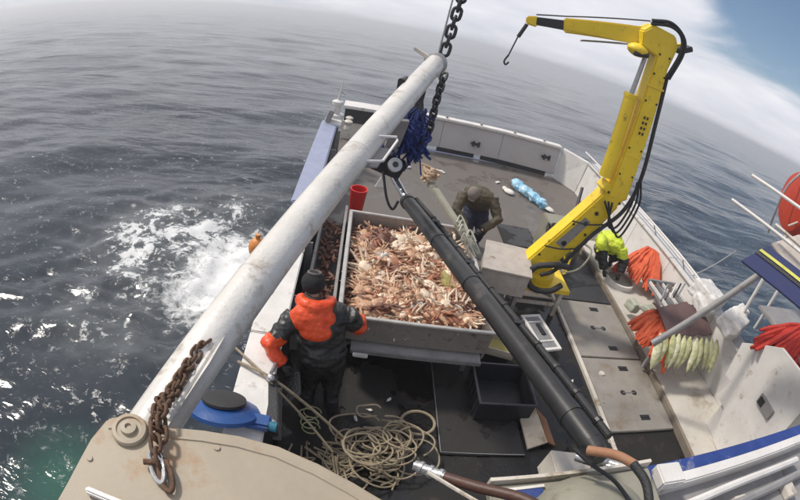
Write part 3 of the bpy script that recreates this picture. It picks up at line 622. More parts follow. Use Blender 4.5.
MB().tube([K1 + Vector((-0.50, -0.13, -0.28)), K1 + Vector((-0.28, -0.13, -0.24))], 0.04, 10).build('pivot_pin', dkiron, t)
MB().beam(K1 + Vector((0.10, -0.02, 0.02)), K1 + Vector((0.30, -0.02, 0.12)), (0.05, 0.04)).build('bracket', yellow, t)
MB().beam(K1 + Vector((0.24, -0.05, -0.0)), K1 + Vector((0.46, -0.05, 0.13)), (0.14, 0.08)).build('work_lamp', blackp, t, bevel=0.01)
for k in range(2):
    o_ = 0.05 * k
    MB().tube(bez([K1 + Vector((-0.35, -0.10, 0.22 + o_)), K1 + Vector((-0.05, -0.15, 0.30 + o_)), K1 + Vector((0.16 + o_, -0.17, 0.22)), K1 + Vector((0.22 + o_, -0.17, -0.02)), K1 + Vector((0.12 + o_, -0.15, -0.45))], 6), 0.026, 8).build('hose', rubber, t)
for w in (0.06, 0.5, 0.94):
    c = lerp(A0, A1, w) + f1 * 0.15
    for e in (-1, 1): MB().lathe([(0.022, 0), (0.018, 0.016)], c + s1 * e * 0.14, f1, n=6).build('bolt', dkiron, t)
for w in (0.12, 0.30, 0.62, 0.80, 0.93):
    c = lerp(A1, K1, w) + fr * 0.128
    for e in (-1, 1): MB().lathe([(0.018, 0), (0.015, 0.014)], c + sd_ * e * (0.12 - 0.03 * w), fr, n=6).build('bolt', dkiron, t)
for w in (0.25, 0.72): MB().beam(lerp(A1, K1, w) + fr * 0.13 - sd_ * 0.15, lerp(A1, K1, w) + fr * 0.13 + sd_ * 0.15, (0.03, 0.012), up=fr).build('weld_strap', yellow, t)
# lift cylinder of the jib
c0 = lerp(A1, K1, 0.05) + Vector((-0.30, -0.05, 0.05)); c1 = lerp(A1, K1, 0.62) + Vector((-0.30, -0.02, 0)); c2 = K1 + Vector((-0.24, -0.02, -0.14))
MB().tube([c0, c1], 0.095, 18).build('lift_cylinder', yellow, t); MB().tube([c1, c2], 0.036, 12).build('cylinder_rod', galv, t)
MB().tube([c1 - Vector((0, 0, .04)), c1 + Vector((0, 0, .02))], 0.105, 18).build('cylinder_gland', yellow, t)
MB().beam(c0 - Vector((0, 0, 0.1)), A1 + Vector((-.05, 0, -.1)), (0.2, 0.14)).build('cylinder_foot', yellow, t, bevel=0.01)
# hoses: long one down the right of the booms, loops at the elbow, big loop at the base
MB().tube(bez([K1 + Vector((0.16, -0.1, -0.4)), lerp(A1, K1, 0.5) + Vector((0.20, -0.12, 0)), A1 + Vector((0.26, -0.15, 0.3)), A1 + Vector((0.14, -0.2, -0.25)), lerp(A0, A1, 0.55) + Vector((0.12, -0.25, -0.10)), lerp(A0, A1, 0.12) + Vector((0.14, -0.25, -0.16)), Vector((3.10, 5.75, 0.82))], 8), 0.032, 8).build('hose', rubber, t)
for k in range(3):
    o_ = 0.07 * k
    MB().tube(bez([A1 + Vector((-0.10 - o_, -0.2, -0.15)), A1 + Vector((-0.04 + o_, -0.24, -0.50 - o_ * .5)), A1 + Vector((0.14 + o_, -0.22, -0.50 - o_)), A1 + Vector((0.24 + o_, -0.2, -0.1)), A1 + Vector((0.20 + o_ * .5, -0.18, 0.25))], 6), 0.017, 8).build('hose', rubber, t)
MB().tube(bez([Vector((3.5, 5.72, 1.05)), Vector((3.2, 5.62, 1.12)), Vector((2.93, 5.68, 1.0)), Vector((2.88, 5.70, 0.78)), Vector((3.02, 5.66, 0.62)), Vector((3.3, 5.64, 0.62)), Vector((3.5, 5.7, 0.72))], 8), 0.048, 10).build('hose', rubber, t)
for k in range(2): MB().tube(bez([lerp(A0, A1, 0.7 - k * .35) + f1 * 0.2 + s1 * 0.2, lerp(A0, A1, 0.6 - k * .35) + f1 * 0.22, lerp(A0, A1, 0.52 - k * .35) + f1 * 0.2 - s1 * 0.22], 5), 0.012, 6).build('cable', rubber, t)
t = thing('crane_hook', 'small dark hook hanging on a wire from the crane jib tip', 'hook', tuple(T1))
hk = T1 + Vector((-0.08, 0, -0.08))
MB().tube([hk, hk + Vector((-0.08, 0, -0.22))], 0.03, 8).build('swivel', dkiron, t)
MB().tube([hk + Vector((-0.08, 0, -0.2)), hk + Vector((-0.15, 0, -0.52))], 0.011, 6).build('wire', dkiron, t)
MB().tube(bez([hk + Vector((-0.15, 0, -0.52)), hk + Vector((-0.19, 0, -0.62)), hk + Vector((-0.16, 0, -0.67)), hk + Vector((-0.12, 0, -0.62))], 5), 0.014, 6).build('hook_bend', dkiron, t)

# valve manifold clutter behind and right of the crane base
t = thing('valve_bank', 'cluttered grey hydraulic valve bank with hoses to the right of the crane foot', 'valve bank', (4.2, 7.2, 0))
MB().box(3.95, 4.85, 7.75, 8.25, 0.0, 0.75).build('cabinet', greygreen, t, bevel=0.02)
for k in range(6): MB().box(4.0 + k * 0.14, 4.1 + k * 0.14, 7.55, 7.78, 0.55, 0.78).build('valve', greyp if k % 2 else dkiron, t, bevel=0.01)
for k in range(6): MB().tube([(4.05 + k * 0.14, 7.6, 0.78), (4.05 + k * 0.14, 7.52, 0.98)], 0.012, 6).build('lever', galv, t)
for k in range(10):
    x = 3.75 + random.random() * 0.9; MB().tube(bez([(x, 7.5, 0.6 + random.random() * .3), (x + random.uniform(-.2, .2), 7.2, 0.45 + random.random() * .4), (x + random.uniform(-.3, .2), 6.9, 0.3), (3.6 + random.random() * .4, 6.6, 0.35)], 6), 0.02, 6).build('hose', [rubber, rubber, yellow, galv, greygreen][k % 5], t)
MB().tube([(4.0, 7.3, 0.05), (4.15, 7.2, 0.9)], 0.03, 8).build('pipe', galv, t); MB().tube([(4.5, 7.9, 0.7), (4.75, 8.5, 1.35)], 0.035, 8).build('pipe', dkiron, t)

t = thing('control_box', 'beige steel box at the foot of the yellow crane beside the ram', 'box', (2.6, 6.0, 0))
MB().hexa([(2.05, 5.55, 0.55), (2.80, 5.45, 0.55), (3.0, 6.25, 0.55), (2.3, 6.35, 0.55), (2.08, 5.58, 0.92), (2.82, 5.48, 0.92), (3.0, 6.25, 0.92), (2.3, 6.35, 0.92)]).build('box_body', boxbe, t, bevel=0.012)
MB().hexa([(2.05, 5.54, 0.925), (2.83, 5.44, 0.925), (3.02, 6.27, 0.925), (2.28, 6.37, 0.925), (2.05, 5.54, 0.95), (2.83, 5.44, 0.95), (3.02, 6.27, 0.95), (2.28, 6.37, 0.95)]).build('lid', boxbe, t, bevel=0.006)
for x, y in ((2.15, 5.62), (2.72, 5.55), (2.85, 6.15), (2.38, 6.25)): MB().box(x, x + 0.06, y, y + 0.06, 0, 0.56).build('leg', greyp, t)

# ------------------------------------------------------------------ catch bin and crabs
BX0, BX1, BY0, BY1, BT = 0.12, 1.95, 4.10, 6.55, 0.96
t = thing('catch_bin', 'big open steel sorting bin on legs full of crabs', 'bin', (1.0, 5.3, 0))
for nm, b in (('front_wall', (BX0, BX1, BY0, BY0 + 0.03, 0.62, BT)), ('back_wall', (BX0, BX1, BY1 - 0.03, BY1, 0.50, BT)),
              ('side_wall', (BX0, BX0 + 0.03, BY0 + 0.031, BY1 - 0.031, 0.50, BT)), ('side_wall', (BX1 - 0.03, BX1, BY0 + 0.031, BY1 - 0.031, 0.50, BT)),
              ('bottom', (BX0 + 0.031, BX1 - 0.031, BY0 + 0.031, BY1 - 0.031, 0.50, 0.53))):
    MB().box(*b).build(nm, rimst, t)
rm_ = mat('bin_rim', (0.52, 0.50, 0.48), 0.35, 0.3)
for nm, b in (('rim', (BX0 - 0.03, BX1 + 0.03, BY0 - 0.03, BY0 + 0.02, BT, BT + 0.03)), ('rim', (BX0 - 0.03, BX1 + 0.03, BY1 - 0.02, BY1 + 0.03, BT, BT + 0.03)),
              ('rim', (BX0 - 0.03, BX0 + 0.02, BY0 + 0.021, BY1 - 0.021, BT, BT + 0.03)), ('rim', (BX1 - 0.02, BX1 + 0.03, BY0 + 0.021, BY1 - 0.021, BT, BT + 0.03))):
    MB().box(*b).build(nm, rm_, t, bevel=0.006)
for x, y in ((0.2, 4.35), (1.8, 4.35), (0.2, 6.3), (1.8, 6.3)): MB().box(x, x + 0.07, y, y + 0.07, 0, 0.5).build('leg', galv, t)
MB().hexa([(0.30, 4.02, 0.50), (1.9, 4.02, 0.50), (1.9, 4.22, 0.56), (0.30, 4.22, 0.56), (0.30, 4.02, 0.53), (1.9, 4.02, 0.53), (1.9, 4.22, 0.59), (0.30, 4.22, 0.59)]).build('chute', greyp, t)
MB().box(0.30, 1.9, 4.00, 4.017, 0.49, 0.54).build('chute_lip', galv, t)
MB().obox((0.42, 3.97, 0.50), (0.18, 0.05, 0.05), (0, 0, 0)).build('bracket', white, t, bevel=0.01)
q = MB(); nx, ny = 30, 36; vs = []; fs = []
def heap(x, y):
    u = (x - BX0) / (BX1 - BX0); v = (y - BY0) / (BY1 - BY0); e = max(0, min(u, 1 - u, v, 1 - v))
    return 0.66 + 0.14 * min(1, e * 5) + 0.05 * mnoise.noise(Vector((x * 2.5, y * 2.5, 0)))
for j in range(ny + 1):
    for i in range(nx + 1):
        x = BX0 + 0.032 + (BX1 - BX0 - 0.064) * i / nx; y = BY0 + 0.032 + (BY1 - BY0 - 0.064) * j / ny
        vs.append((x, y, heap(x, y) + 0.03 * mnoise.noise(Vector((x * 12, y * 12, 1)))))
for j in range(ny):
    for i in range(nx): a = j * (nx + 1) + i; fs.append((a, a + 1, a + nx + 2, a + nx + 1))
w = MB().add(vs, fs).build('crab_pile_filling', crabD, None); tag(w, 'deep mass of brown crabs beneath the ones on top in the bin', 'crabs', kind='stuff')

def crab_mesh(name, m, seed, flip=False):
    rg = random.Random(seed); q = MB()
    q.ell((0, 0, 0), (0.074, 0.066, 0.034), nu=12, nv=7); q.ell((0, 0.038, 0.008), (0.044, 0.036, 0.026), nu=10, nv=6); q.ell((0, -0.04, 0.0), (0.045, 0.03, 0.022), nu=8, nv=5)
    q.ell((0, 0.062, 0.0), (0.014, 0.016, 0.010), nu=6, nv=4)
    for s in (-1, 1):
        for k in range(4):
            a = (-0.75 + 0.48 * k) + rg.uniform(-.15, .15); dx, dy = math.cos(a) * s, math.sin(a)
            b0 = Vector((dx * 0.05, dy * 0.045, 0)); l1 = rg.uniform(0.045, 0.065); l2 = rg.uniform(0.05, 0.075); bend = rg.uniform(-0.5, 0.3)
            b1 = b0 + Vector((dx, dy, 0.12)) * l1; b2 = b1 + Vector((math.cos(a + bend) * s, math.sin(a + bend), -0.45)) * l2
            b3 = b2 + Vector((math.cos(a + bend * 1.8) * s, math.sin(a + bend * 1.8), -0.3)) * 0.03
            q.tube([b0, b1, b2, b3], [0.012, 0.0105, 0.008, 0.0025], 5)
        c0 = Vector((s * 0.03, 0.045, 0)); c1 = c0 + Vector((s * 0.05, 0.05, 0.01)); c2 = c1 + Vector((-s * 0.02, 0.05, 0))
        q.tube([c0, c1], [0.011, 0.013], 5); q.ell(c1 + Vector((-s * .006, 0.022, 0)), (0.016, 0.028, 0.012), nu=7, nv=5)
        q.tube([c2, c2 + Vector((-s * 0.012, 0.03, 0))], [0.008, 0.002], 4); q.tube([c2 + Vector((s * .012, 0, 0)), c2 + Vector((s * 0.006, 0.028, 0))], [0.006, 0.002], 4)
    me = q.mesh(name, (0, 0, 0), smooth=1.0); me.materials.append(m); return me
kinds = [('red-brown long-legged crab heaped with many alike in the steel bin', 'red-brown crabs in the bin', crabA, 0.22),
         ('pinkish crab with spread legs among many alike in the steel bin', 'pinkish crabs in the bin', crabB, 0.55),
         ('pale cream crab lying belly up among many alike in the steel bin', 'belly-up pale crabs in the bin', crabC, 0.88),
         ('dark brown crab half buried with many alike in the steel bin', 'dark brown crabs in the bin', crabD, 1.0)]
cms = [[crab_mesh('crab', k[2], 11 * i + j) for j in range(3)] for i, k in enumerate(kinds)]
rg = random.Random(5)
n_c = 0
cells = [(i, j) for i in range(14) for j in range(18)]; rg.shuffle(cells)
for (i, j) in cells + cells[:44]:
    x = BX0 + 0.15 + (BX1 - BX0 - 0.30) * (i + rg.random()) / 14; y = BY0 + 0.15 + (BY1 - BY0 - 0.30) * (j + rg.random()) / 18
    u = rg.random(); ki = [k for k in range(4) if u <= kinds[k][3]][0]
    o = bpy.data.objects.new('crab', cms[ki][rg.randrange(3)]); COL.objects.link(o); sc = rg.uniform(0.9, 1.75); mg = 0.045 + 0.145 * sc
    x = min(max(x, BX0 + mg), BX1 - mg); y = min(max(y, BY0 + mg), BY1 - mg)
    o.location = (x, y, heap(x, y) + rg.uniform(0.02, 0.085)); o.scale = (sc,) * 3
    tilt = 0.27; o.rotation_euler = ((math.pi if ki == 2 else 0) + rg.gauss(0, tilt), rg.gauss(0, tilt), rg.random() * 6.28)
    tag(o, kinds[ki][0], 'crab', kinds[ki][1]); n_c += 1
w = MB().ell((1.50, 5.15, 0.90), (0.10, 0.15, 0.05), (0.2, 0.2, 0.3)).ell((1.46, 5.3, 0.89), (0.07, 0.09, 0.05)).ell((1.57, 5.05, 0.88), (0.06, 0.08, 0.04)).build('sea_sponge', spongem); tag(w, 'yellow-green sponge lying on the crabs close to the ram', 'sponge')
q = MB()
for a, b, c, r_ in ((0.62, 5.45, .95, .06), (0.70, 5.36, .95, .05), (0.55, 5.52, .93, .045), (0.66, 5.5, .96, .04)): q.ell((a, b, c), (r_, r_ * 0.8, r_ * 0.5), (random.random(), 0.3, 1))
tag(q.build('white_shell_clump', bagw), 'clump of whitish shells and flesh on the crabs near the left bin wall', 'shells')
q = MB()
for a, b, c, r_ in ((1.08, 4.60, .90, .07), (1.12, 4.72, .91, .055), (1.02, 4.52, .88, .05)): q.ell((a, b, c), (r_, r_ * 1.1, r_ * 0.5), (0.2, 0.3, random.random()))
tag(q.build('white_fish', bagw), 'white lump of fish on the crabs by the front bin wall', 'fish')

# ------------------------------------------------------------------ port side gear left of the bin
t = thing('side_trough', 'narrow dark trough of scraps between the bin and the port rail', 'trough', (-0.1, 5.6, 0))
MB().box(-0.34, -0.30, 4.6, 7.2, 0.3, 0.72).build('wall', greyp, t); MB().box(0.02, 0.06, 4.6, 7.2, 0.3, 0.72).build('wall', greyp, t); MB().box(-0.30, 0.02, 4.6, 7.2, 0.30, 0.33).build('bottom', dkiron, t)
q = MB()
for k in range(170): q.ell((random.uniform(-.27, 0), random.uniform(4.7, 7.1), 0.38 + random.random() * .12), (random.uniform(.04, .09), 0.025, 0.02), (random.random(), random.random(), random.random() * 6), nu=6, nv=4)
s = q.build('scraps', crabD, t); s['kind'] = 'stuff'
tag(MB().lathe([(0.02, 0.0), (0.10, 0.01), (0.145, 0.58), (0.15, 0.60), (0.13, 0.60), (0.09, 0.05), (0.02, 0.045)], (0.20, 7.30, 0.42), n=24).build('bucket', redp), 'tall red plastic bucket standing behind the far left corner of the bin', 'bucket')
tag(MB().box(0.0, 0.5, 7.1, 7.6, 0.0, 0.42).build('low_locker', dkiron, bevel=0.01), 'low dark locker behind the bin under the red bucket', 'locker')

# ------------------------------------------------------------------ people
def hand(q, w, d, s, curl=0.6):
    """palm and five fingers in q; w wrist, d pointing direction, s side of the thumb"""
    w = Vector(w); d = Vector(d).normalized(); s = Vector(s).normalized(); s = (s - d * s.dot(d)).normalized(); n = d.cross(s)
    if n.z > 0: n = -n
    pal = w + d * 0.045; q.tube([w, w + d * 0.03, w + d * 0.085], [0.030, 0.042, 0.040], 10, flat=0.5, up=n)
    for i, (o_, ln) in enumerate(((0.030, 0.072), (0.010, 0.082), (-0.010, 0.076), (-0.030, 0.060))):
        b = w + d * 0.08 + s * o_; a = b + (d + n * curl * 0.3) * ln * 0.45; c = a + (d * 0.8 + n * curl) * ln * 0.35; e = c + (d * 0.4 + n * curl * 1.4) * ln * 0.25
        q.tube([b, a, c, e], [0.0115, 0.011, 0.010, 0.007], 7)
    b = w + d * 0.03 + s * 0.03; q.tube([b, b + (s * 0.8 + d * 0.6) * 0.035, b + (s * 0.8 + d * 1.3 + n * 0.3) * 0.05], [0.014, 0.0125, 0.009], 7)
def person(label, J, jm, tm, glove, head_dir, up_dir=(0, 0, 1), cuff=None, folds=0.012, extra=None, group=None, hatfn=None, bulk=1.0, sleeve=None):
    J = {k: Vector(v) for k, v in J.items()}
    base_p = (J['ank_l'] + J['ank_r']) / 2; t = thing('person', label, 'person', (base_p.x, base_p.y, 0), group)
    # body: one skin
    q = MB(); sh = (J['sh_l'] + J['sh_r']) / 2
    q.tube([J['pel'], lerp(J['pel'], J['chest'], .5), J['chest'], sh], [0.14, 0.125, 0.15, 0.10], 14, flat=0.75)
    q.tube([J['sh_l'], sh, J['sh_r']], [0.055, 0.09, 0.055], 10); q.tube([sh, J['neck'], J['head']], [0.07, 0.055, 0.055], 10)
    hd = Vector(head_dir).normalized(); hu = Vector(up_dir).normalized(); hs = hd.cross(hu).normalized(); hu = hs.cross(hd)
    RM = Matrix((hs, hd, hu)).transposed(); H_ = J['head']
    q.ell(H_ + hu * 0.03, (0.075, 0.095, 0.105), RM, 16, 12); q.ell(H_ + hd * 0.035 - hu * 0.055, (0.05, 0.055, 0.05), RM, 12, 8)
    q.tube([H_ + hd * 0.09 + hu * 0.03, H_ + hd * 0.115 - hu * 0.012], [0.010, 0.016], 8)
    for s in (-1, 1): q.ell(H_ + hs * s * 0.077 + hu * 0.005, (0.012, 0.022, 0.032), RM, 8, 6)
    for a in ('l', 'r'):
        q.tube([J['sh_' + a], J['el_' + a], J['ha_' + a]], [0.052, 0.040, 0.027], 10)
        q.tube([J['pel'] + (J['kn_' + a] - J['pel']) * 0.1, J['kn_' + a], J['ank_' + a]], [0.085, 0.055, 0.038], 10)
        q.tube([J['ank_' + a], J['toe_' + a]], [0.04, 0.035], 8)
    fuse(q, 'body', skinm, t, 0.014, 3)
    for s in (-1, 1): MB().ell(H_ + hd * 0.088 + hs * s * 0.032 + hu * 0.03, (0.010, 0.008, 0.007), RM, 8, 6).build('eye', glass, t)
    # trousers
    q = MB(); hipv = (J['sh_r'] - J['sh_l']).normalized()
    q.tube([lerp(J['pel'], J['chest'], .35), J['pel'], J['pel'] - Vector((0, 0, 0.08))], [0.17 * bulk, 0.185 * bulk, 0.15 * bulk], 16, flat=0.8)
    for a, s in (('l', -1), ('r', 1)):
        hip = J['pel'] + hipv * s * 0.09 - Vector((0, 0, 0.05)); q.tube([hip, lerp(hip, J['kn_' + a], .5), J['kn_' + a], lerp(J['kn_' + a], J['ank_' + a], .5), J['ank_' + a] + Vector((0, 0, .05))], [0.115 * bulk, 0.105 * bulk, 0.088 * bulk, 0.082, 0.085], 14)
    fuse(q, 'trousers', tm, t, 0.017, 5, folds)
    for a in 'lr':
        q = MB(); k = J['ank_' + a]; to = J['toe_' + a]; q.tube([k + Vector((0, 0, 0.22)), k], [0.068, 0.060], 12); q.tube([k + (k - to).normalized() * 0.06, lerp(k, to, .5), to], [0.05, 0.055, 0.04], 10)
        fuse(q, 'boot', blackp, t, 0.014, 4)
    # jacket
    q = MB(); cdir = J['chest'] - J['pel']
    q.tube([J['pel'] - cdir * 0.05, lerp(J['pel'], J['chest'], .45), J['chest'], lerp(J['chest'], sh, .7), sh + (J['neck'] - sh) * 0.4], [0.19 * bulk, 0.18 * bulk, 0.20 * bulk, 0.175 * bulk, 0.085], 18, flat=0.78, up=None)
    q.tube([J['sh_l'], sh, J['sh_r']], [0.085 * bulk, 0.11 * bulk, 0.085 * bulk], 12)
    for a in 'lr': q.tube([J['sh_' + a], J['el_' + a], lerp(J['el_' + a], J['ha_' + a], 0.92)], [0.088 * bulk, 0.074 * bulk, 0.058 * bulk], 12)
    def mi(p):
        if not cuff: return 0
        for a in 'lr':
            A, B = J['el_' + a], J['ha_' + a]; ab = B - A; w = (p - A).dot(ab) / ab.length_squared
            if w > cuff and (p - (A + ab * w)).length < 0.13 * bulk: return 1
            U = J['sh_' + a]; ub = A - U; w = (p - U).dot(ub) / ub.length_squared
            if w > 0.74 and (p - A).length < 0.20: return 1
        return 0
    fuse(q, 'jacket', [jm, sleeve or orange_c], t, 0.015, 5, folds, mi)
    for a, s in (('l', -1), ('r', 1)):
        q = MB(); d = (J['ha_' + a] - J['el_' + a]).normalized(); hand(q, J['ha_' + a], d, -hipv * s, 0.8); fuse(q, 'glove', glove, t, 0.006, 2)
    return t, J, RM, hd, hu, hs
# deckhand at the bin, seen from behind
t, J, RM, hd, hu, hs = person('person in dark oilskins with orange hood and forearms standing at the crab bin',
    dict(pel=(-0.01, 3.50, 0.90), chest=(-0.07, 3.62, 1.23), neck=(-0.16, 3.72, 1.43), head=(-0.20, 3.80, 1.53), sh_l=(-0.33, 3.58, 1.32), sh_r=(0.17, 3.70, 1.32),
         el_l=(-0.55, 3.33, 1.10), ha_l=(-0.40, 3.24, 0.93), el_r=(0.32, 3.78, 1.12), ha_r=(0.34, 4.02, 1.02),
         kn_l=(-0.12, 3.58, 0.48), kn_r=(0.12, 3.58, 0.48), ank_l=(-0.14, 3.44, 0.09), ank_r=(0.15, 3.42, 0.09), toe_l=(-0.16, 3.64, 0.05), toe_r=(0.16, 3.62, 0.05)),
    jackd, trous, trous, (0.12, 0.9, -0.35), (0, 0.3, 0.9), cuff=-0.1, bulk=1.38, folds=0.018)
q = MB(); hc = J['head'] + hu * 0.035
q.ell(hc + hu * 0.02, (0.122, 0.138, 0.118), RM, 18, 12); fuse(q, 'beanie', bean, t, 0.012, 3, 0.005)
MB().tube([hc + hs * math.cos(a) * 0.062 + hd * math.sin(a) * 0.072 + hu * 0.125 for a in [2 * math.pi * i / 24 for i in range(24)]], 0.014, 8, closed=True).build('beanie_band', beang, t)
q = MB(); nk = J['neck']
q.tube(bez([nk + Vector((-0.15, 0.02, 0.0)), nk + Vector((-0.10, -0.10, 0.03)), nk + Vector((0.02, -0.14, 0.03)), nk + Vector((0.13, -0.07, 0.02)), nk + Vector((0.16, 0.05, 0.0))], 6), [0.065] * 6 + [0.078] * 13 + [0.065] * 6, 10)
q.ell(nk + Vector((0.0, -0.19, -0.07)), (0.25, 0.09, 0.15), (-0.6, 0, 0.1)); q.ell(nk + Vector((0.05, -0.27, -0.16)), (0.17, 0.06, 0.11), (-0.5, 0, 0))
fuse(q, 'hood', orange_c, t, 0.013, 5, 0.009)
MB().tube(bez([nk + Vector((-0.10, 0.0, 0.05)), nk + Vector((-0.03, -0.075, 0.07)), nk + Vector((0.08, -0.02, 0.05))], 5), 0.03, 8).build('hair', hairm, t)
# second deckhand, bent over at the far right of the bin
t, J, RM, hd, hu, hs = person('person in khaki jacket and grey cap bending down behind the ram beyond the bin',
    dict(pel=(2.40, 7.80, 0.88), chest=(2.30, 7.52, 1.16), neck=(2.20, 7.36, 1.24), head=(2.12, 7.26, 1.28), sh_l=(2.52, 7.40, 1.20), sh_r=(2.02, 7.46, 1.18),
         el_l=(2.66, 7.18, 0.92), ha_l=(2.38, 7.02, 0.74), el_r=(1.90, 7.26, 0.92), ha_r=(2.10, 7.04, 0.74),
         kn_l=(2.54, 7.52, 0.48), kn_r=(2.26, 7.54, 0.48), ank_l=(2.58, 7.75, 0.09), ank_r=(2.24, 7.77, 0.09), toe_l=(2.58, 7.55, 0.05), toe_r=(2.20, 7.57, 0.05)),
    khaki, navyc, trous, (-0.25, -0.75, -0.75), (-0.1, -0.5, 0.7), bulk=1.32)
q = MB(); hc = J['head'] + hu * 0.05; q.ell(hc, (0.110, 0.125, 0.10), RM, 16, 10); q.ell(hc + hd * 0.10 - hu * 0.02, (0.075, 0.06, 0.012), RM, 12, 6); fuse(q, 'cap', capg, t, 0.011, 3, 0.003)
# third deckhand in hi-vis, stooping over the round coaming
t, J, RM, hd, hu, hs = person('person in hi-vis yellow hooded jacket stooping beside the round white coaming',
    dict(pel=(5.42, 7.66, 0.58), chest=(5.18, 7.34, 0.80), neck=(4.98, 7.22, 0.82), head=(4.86, 7.16, 0.80), sh_l=(5.34, 7.14, 0.80), sh_r=(4.98, 7.42, 0.80),
         el_l=(5.46, 7.00, 0.58), ha_l=(5.40, 6.90, 0.38), el_r=(5.00, 7.14, 0.56), ha_r=(5.08, 7.00, 0.34),
         kn_l=(5.45, 7.34, 0.50), kn_r=(5.15, 7.60, 0.48), ank_l=(5.62, 7.66, 0.21), ank_r=(5.38, 7.88, 0.21), toe_l=(5.52, 7.50, 0.17), toe_r=(5.28, 7.72, 0.17)),
    hivis, trous, trous, (-0.3, -0.8, -0.55), (-0.2, -0.3, 0.8), bulk=1.5, folds=0.016, cuff=-0.15, sleeve=trous)
q = MB(); hc = J['head'] + hu * 0.03; q.ell(hc, (0.115, 0.135, 0.125), RM, 16, 10); q.ell(hc - hd * 0.10, (0.12, 0.12, 0.10), RM, 12, 8); q.ell(hc - hs * 0.0 + hd * 0.10, (0.07, 0.05, 0.07), RM); fuse(q, 'hood', hivis, t, 0.014, 4, 0.009)

# ------------------------------------------------------------------ things on the working deck
t = MB().box(1.42, 2.48, 2.98, 4.75, 0.0, 0.022).build('rubber_mat', matm, bevel=0.004); tag(t, 'large dark rubber mat on the deck under the black crate', 'mat')
t = MB().tube([(1.43, 4.7, 0.03), (1.425, 3.0, 0.03), (2.47, 2.99, 0.03)], 0.008, 6).build('mat_binding', galv, None); tag(t, 'pale worn wire along two edges of the rubber mat', 'wire')
t = thing('crate', 'black plastic fish crate standing empty on the rubber mat', 'crate', (2.25, 3.85, 0.02))
x0, x1, y0, y1, z0, z1 = 1.88, 2.62, 3.52, 4.20, 0.03, 0.34
MB().box(x0 + .01, x1 - .01, y0 + .01, y1 - .01, z0, z0 + 0.02).build('bottom', blackp, t)
for b in ((x0, x1, y0, y0 + .02), (x0, x1, y1 - .02, y1), (x0, x0 + .02, y0 + .021, y1 - .021), (x1 - .02, x1, y0 + .021, y1 - .021)): MB().box(*b, z0, z1).build('wall', blackp, t)
bl2 = mat('crate_rim_plastic', (0.045, 0.045, 0.055), 0.3)
for b in ((x0 - .02, x1 + .02, y0 - .02, y0 + .012), (x0 - .02, x1 + .02, y1 - .012, y1 + .02), (x0 - .02, x0 + .012, y0 + .013, y1 - .013), (x1 - .012, x1 + .02, y0 + .013, y1 - .013)): MB().box(*b, z1, z1 + .025).build('rim', bl2, t, bevel=0.005)
for k in range(5): MB().box(x0 - 0.012, x0 - 0.001, y0 + 0.08 + k * 0.13, y0 + 0.11 + k * 0.13, z0 + 0.03, z1 - 0.02).build('rib', bl2, t)
t = thing('worn_board', 'worn cream board propped on the deck beside the black crate', 'board', (2.7, 3.4, 0))
MB().prism([(2.50, 3.60, 0.06), (2.74, 3.68, 0.10), (2.80, 3.14, 0.06), (2.52, 3.06, 0.03)], (0, 0, 0.03)).build('panel', cardb, t, bevel=0.004)
MB().prism([(2.745, 3.68, 0.10), (2.90, 3.55, 0.02), (2.93, 3.12, 0.01), (2.805, 3.14, 0.06)], (0, 0, 0.03)).build('folded_edge', mat('brown_board', (0.22, 0.11, 0.06), 0.8), t, bevel=0.003)
t = thing('open_tin', 'small pale tray with greenish contents tucked between the bin and the ram', 'tray', (2.3, 4.6, 0))
MB().obox((2.30, 4.62, 0.28), (0.46, 0.36, 0.02), (0, 0, -0.25)).build('tray_floor', spongem, t)
for c_, s_2 in (((2.26, 4.45, 0.33), (0.48, 0.02, 0.12)), ((2.34, 4.79, 0.33), (0.48, 0.02, 0.12)), ((2.075, 4.66, 0.33), (0.02, 0.34, 0.12)), ((2.525, 4.58, 0.33), (0.02, 0.34, 0.12))): MB().obox(c_, s_2, (0, 0, -0.25)).build('tray_wall', cardb, t)
MB().box(2.1, 2.5, 4.5, 4.75, 0.0, 0.265).build('tray_stand', dkiron, t)
t = thing('plastic_grate', 'white plastic frame with a dark slot lying right of the ram', 'frame', (3.0, 5.1, 0.1))
rz = R(-24); ctr = Vector((3.08, 4.98, 0.32)); rmz = Matrix.Rotation(R(12), 3, 'Z')
def gb(cx, cy, sx_, sy_, m, nm, dz=0): MB().obox(ctr + rmz @ Vector((cx, cy, dz)), (sx_, sy_, 0.04), (0, 0, R(12))).build(nm, m, t, bevel=0.004)
gb(-0.15, 0, 0.05, 0.78, white, 'frame_bar'); gb(0.15, 0, 0.05, 0.78, white, 'frame_bar'); gb(0, 0.365, 0.248, 0.05, white, 'frame_bar'); gb(0, -0.365, 0.248, 0.05, white, 'frame_bar')
gb(0, 0, 0.245, 0.676, mat('grey_insert', (0.24, 0.24, 0.25), 0.5), 'insert', -0.012); gb(0.02, 0.05, 0.07, 0.24, dkiron, 'slot', 0.013); gb(0, -0.2, 0.24, 0.03, white, 'cross_bar', 0.004); gb(0, 0.22, 0.24, 0.02, white, 'cross_bar', 0.004)
MB().box(2.98, 3.18, 4.75, 5.2, 0.0, 0.29).build('stand', dkiron, t)
t = thing('steel_step', 'low dark machinery cover near the deck centre between ram and hatch plates', 'cover', (3.2, 2.9, 0))
MB().box(2.98, 3.62, 1.9, 3.0, 0.0, 0.26).build('cover', deck_d, t, bevel=0.02)
for x in (3.05, 3.5): MB().lathe([(0.02, 0), (0.015, 0.012)], (x, 2.85, 0.26), n=8).build('bolt', galv, t)

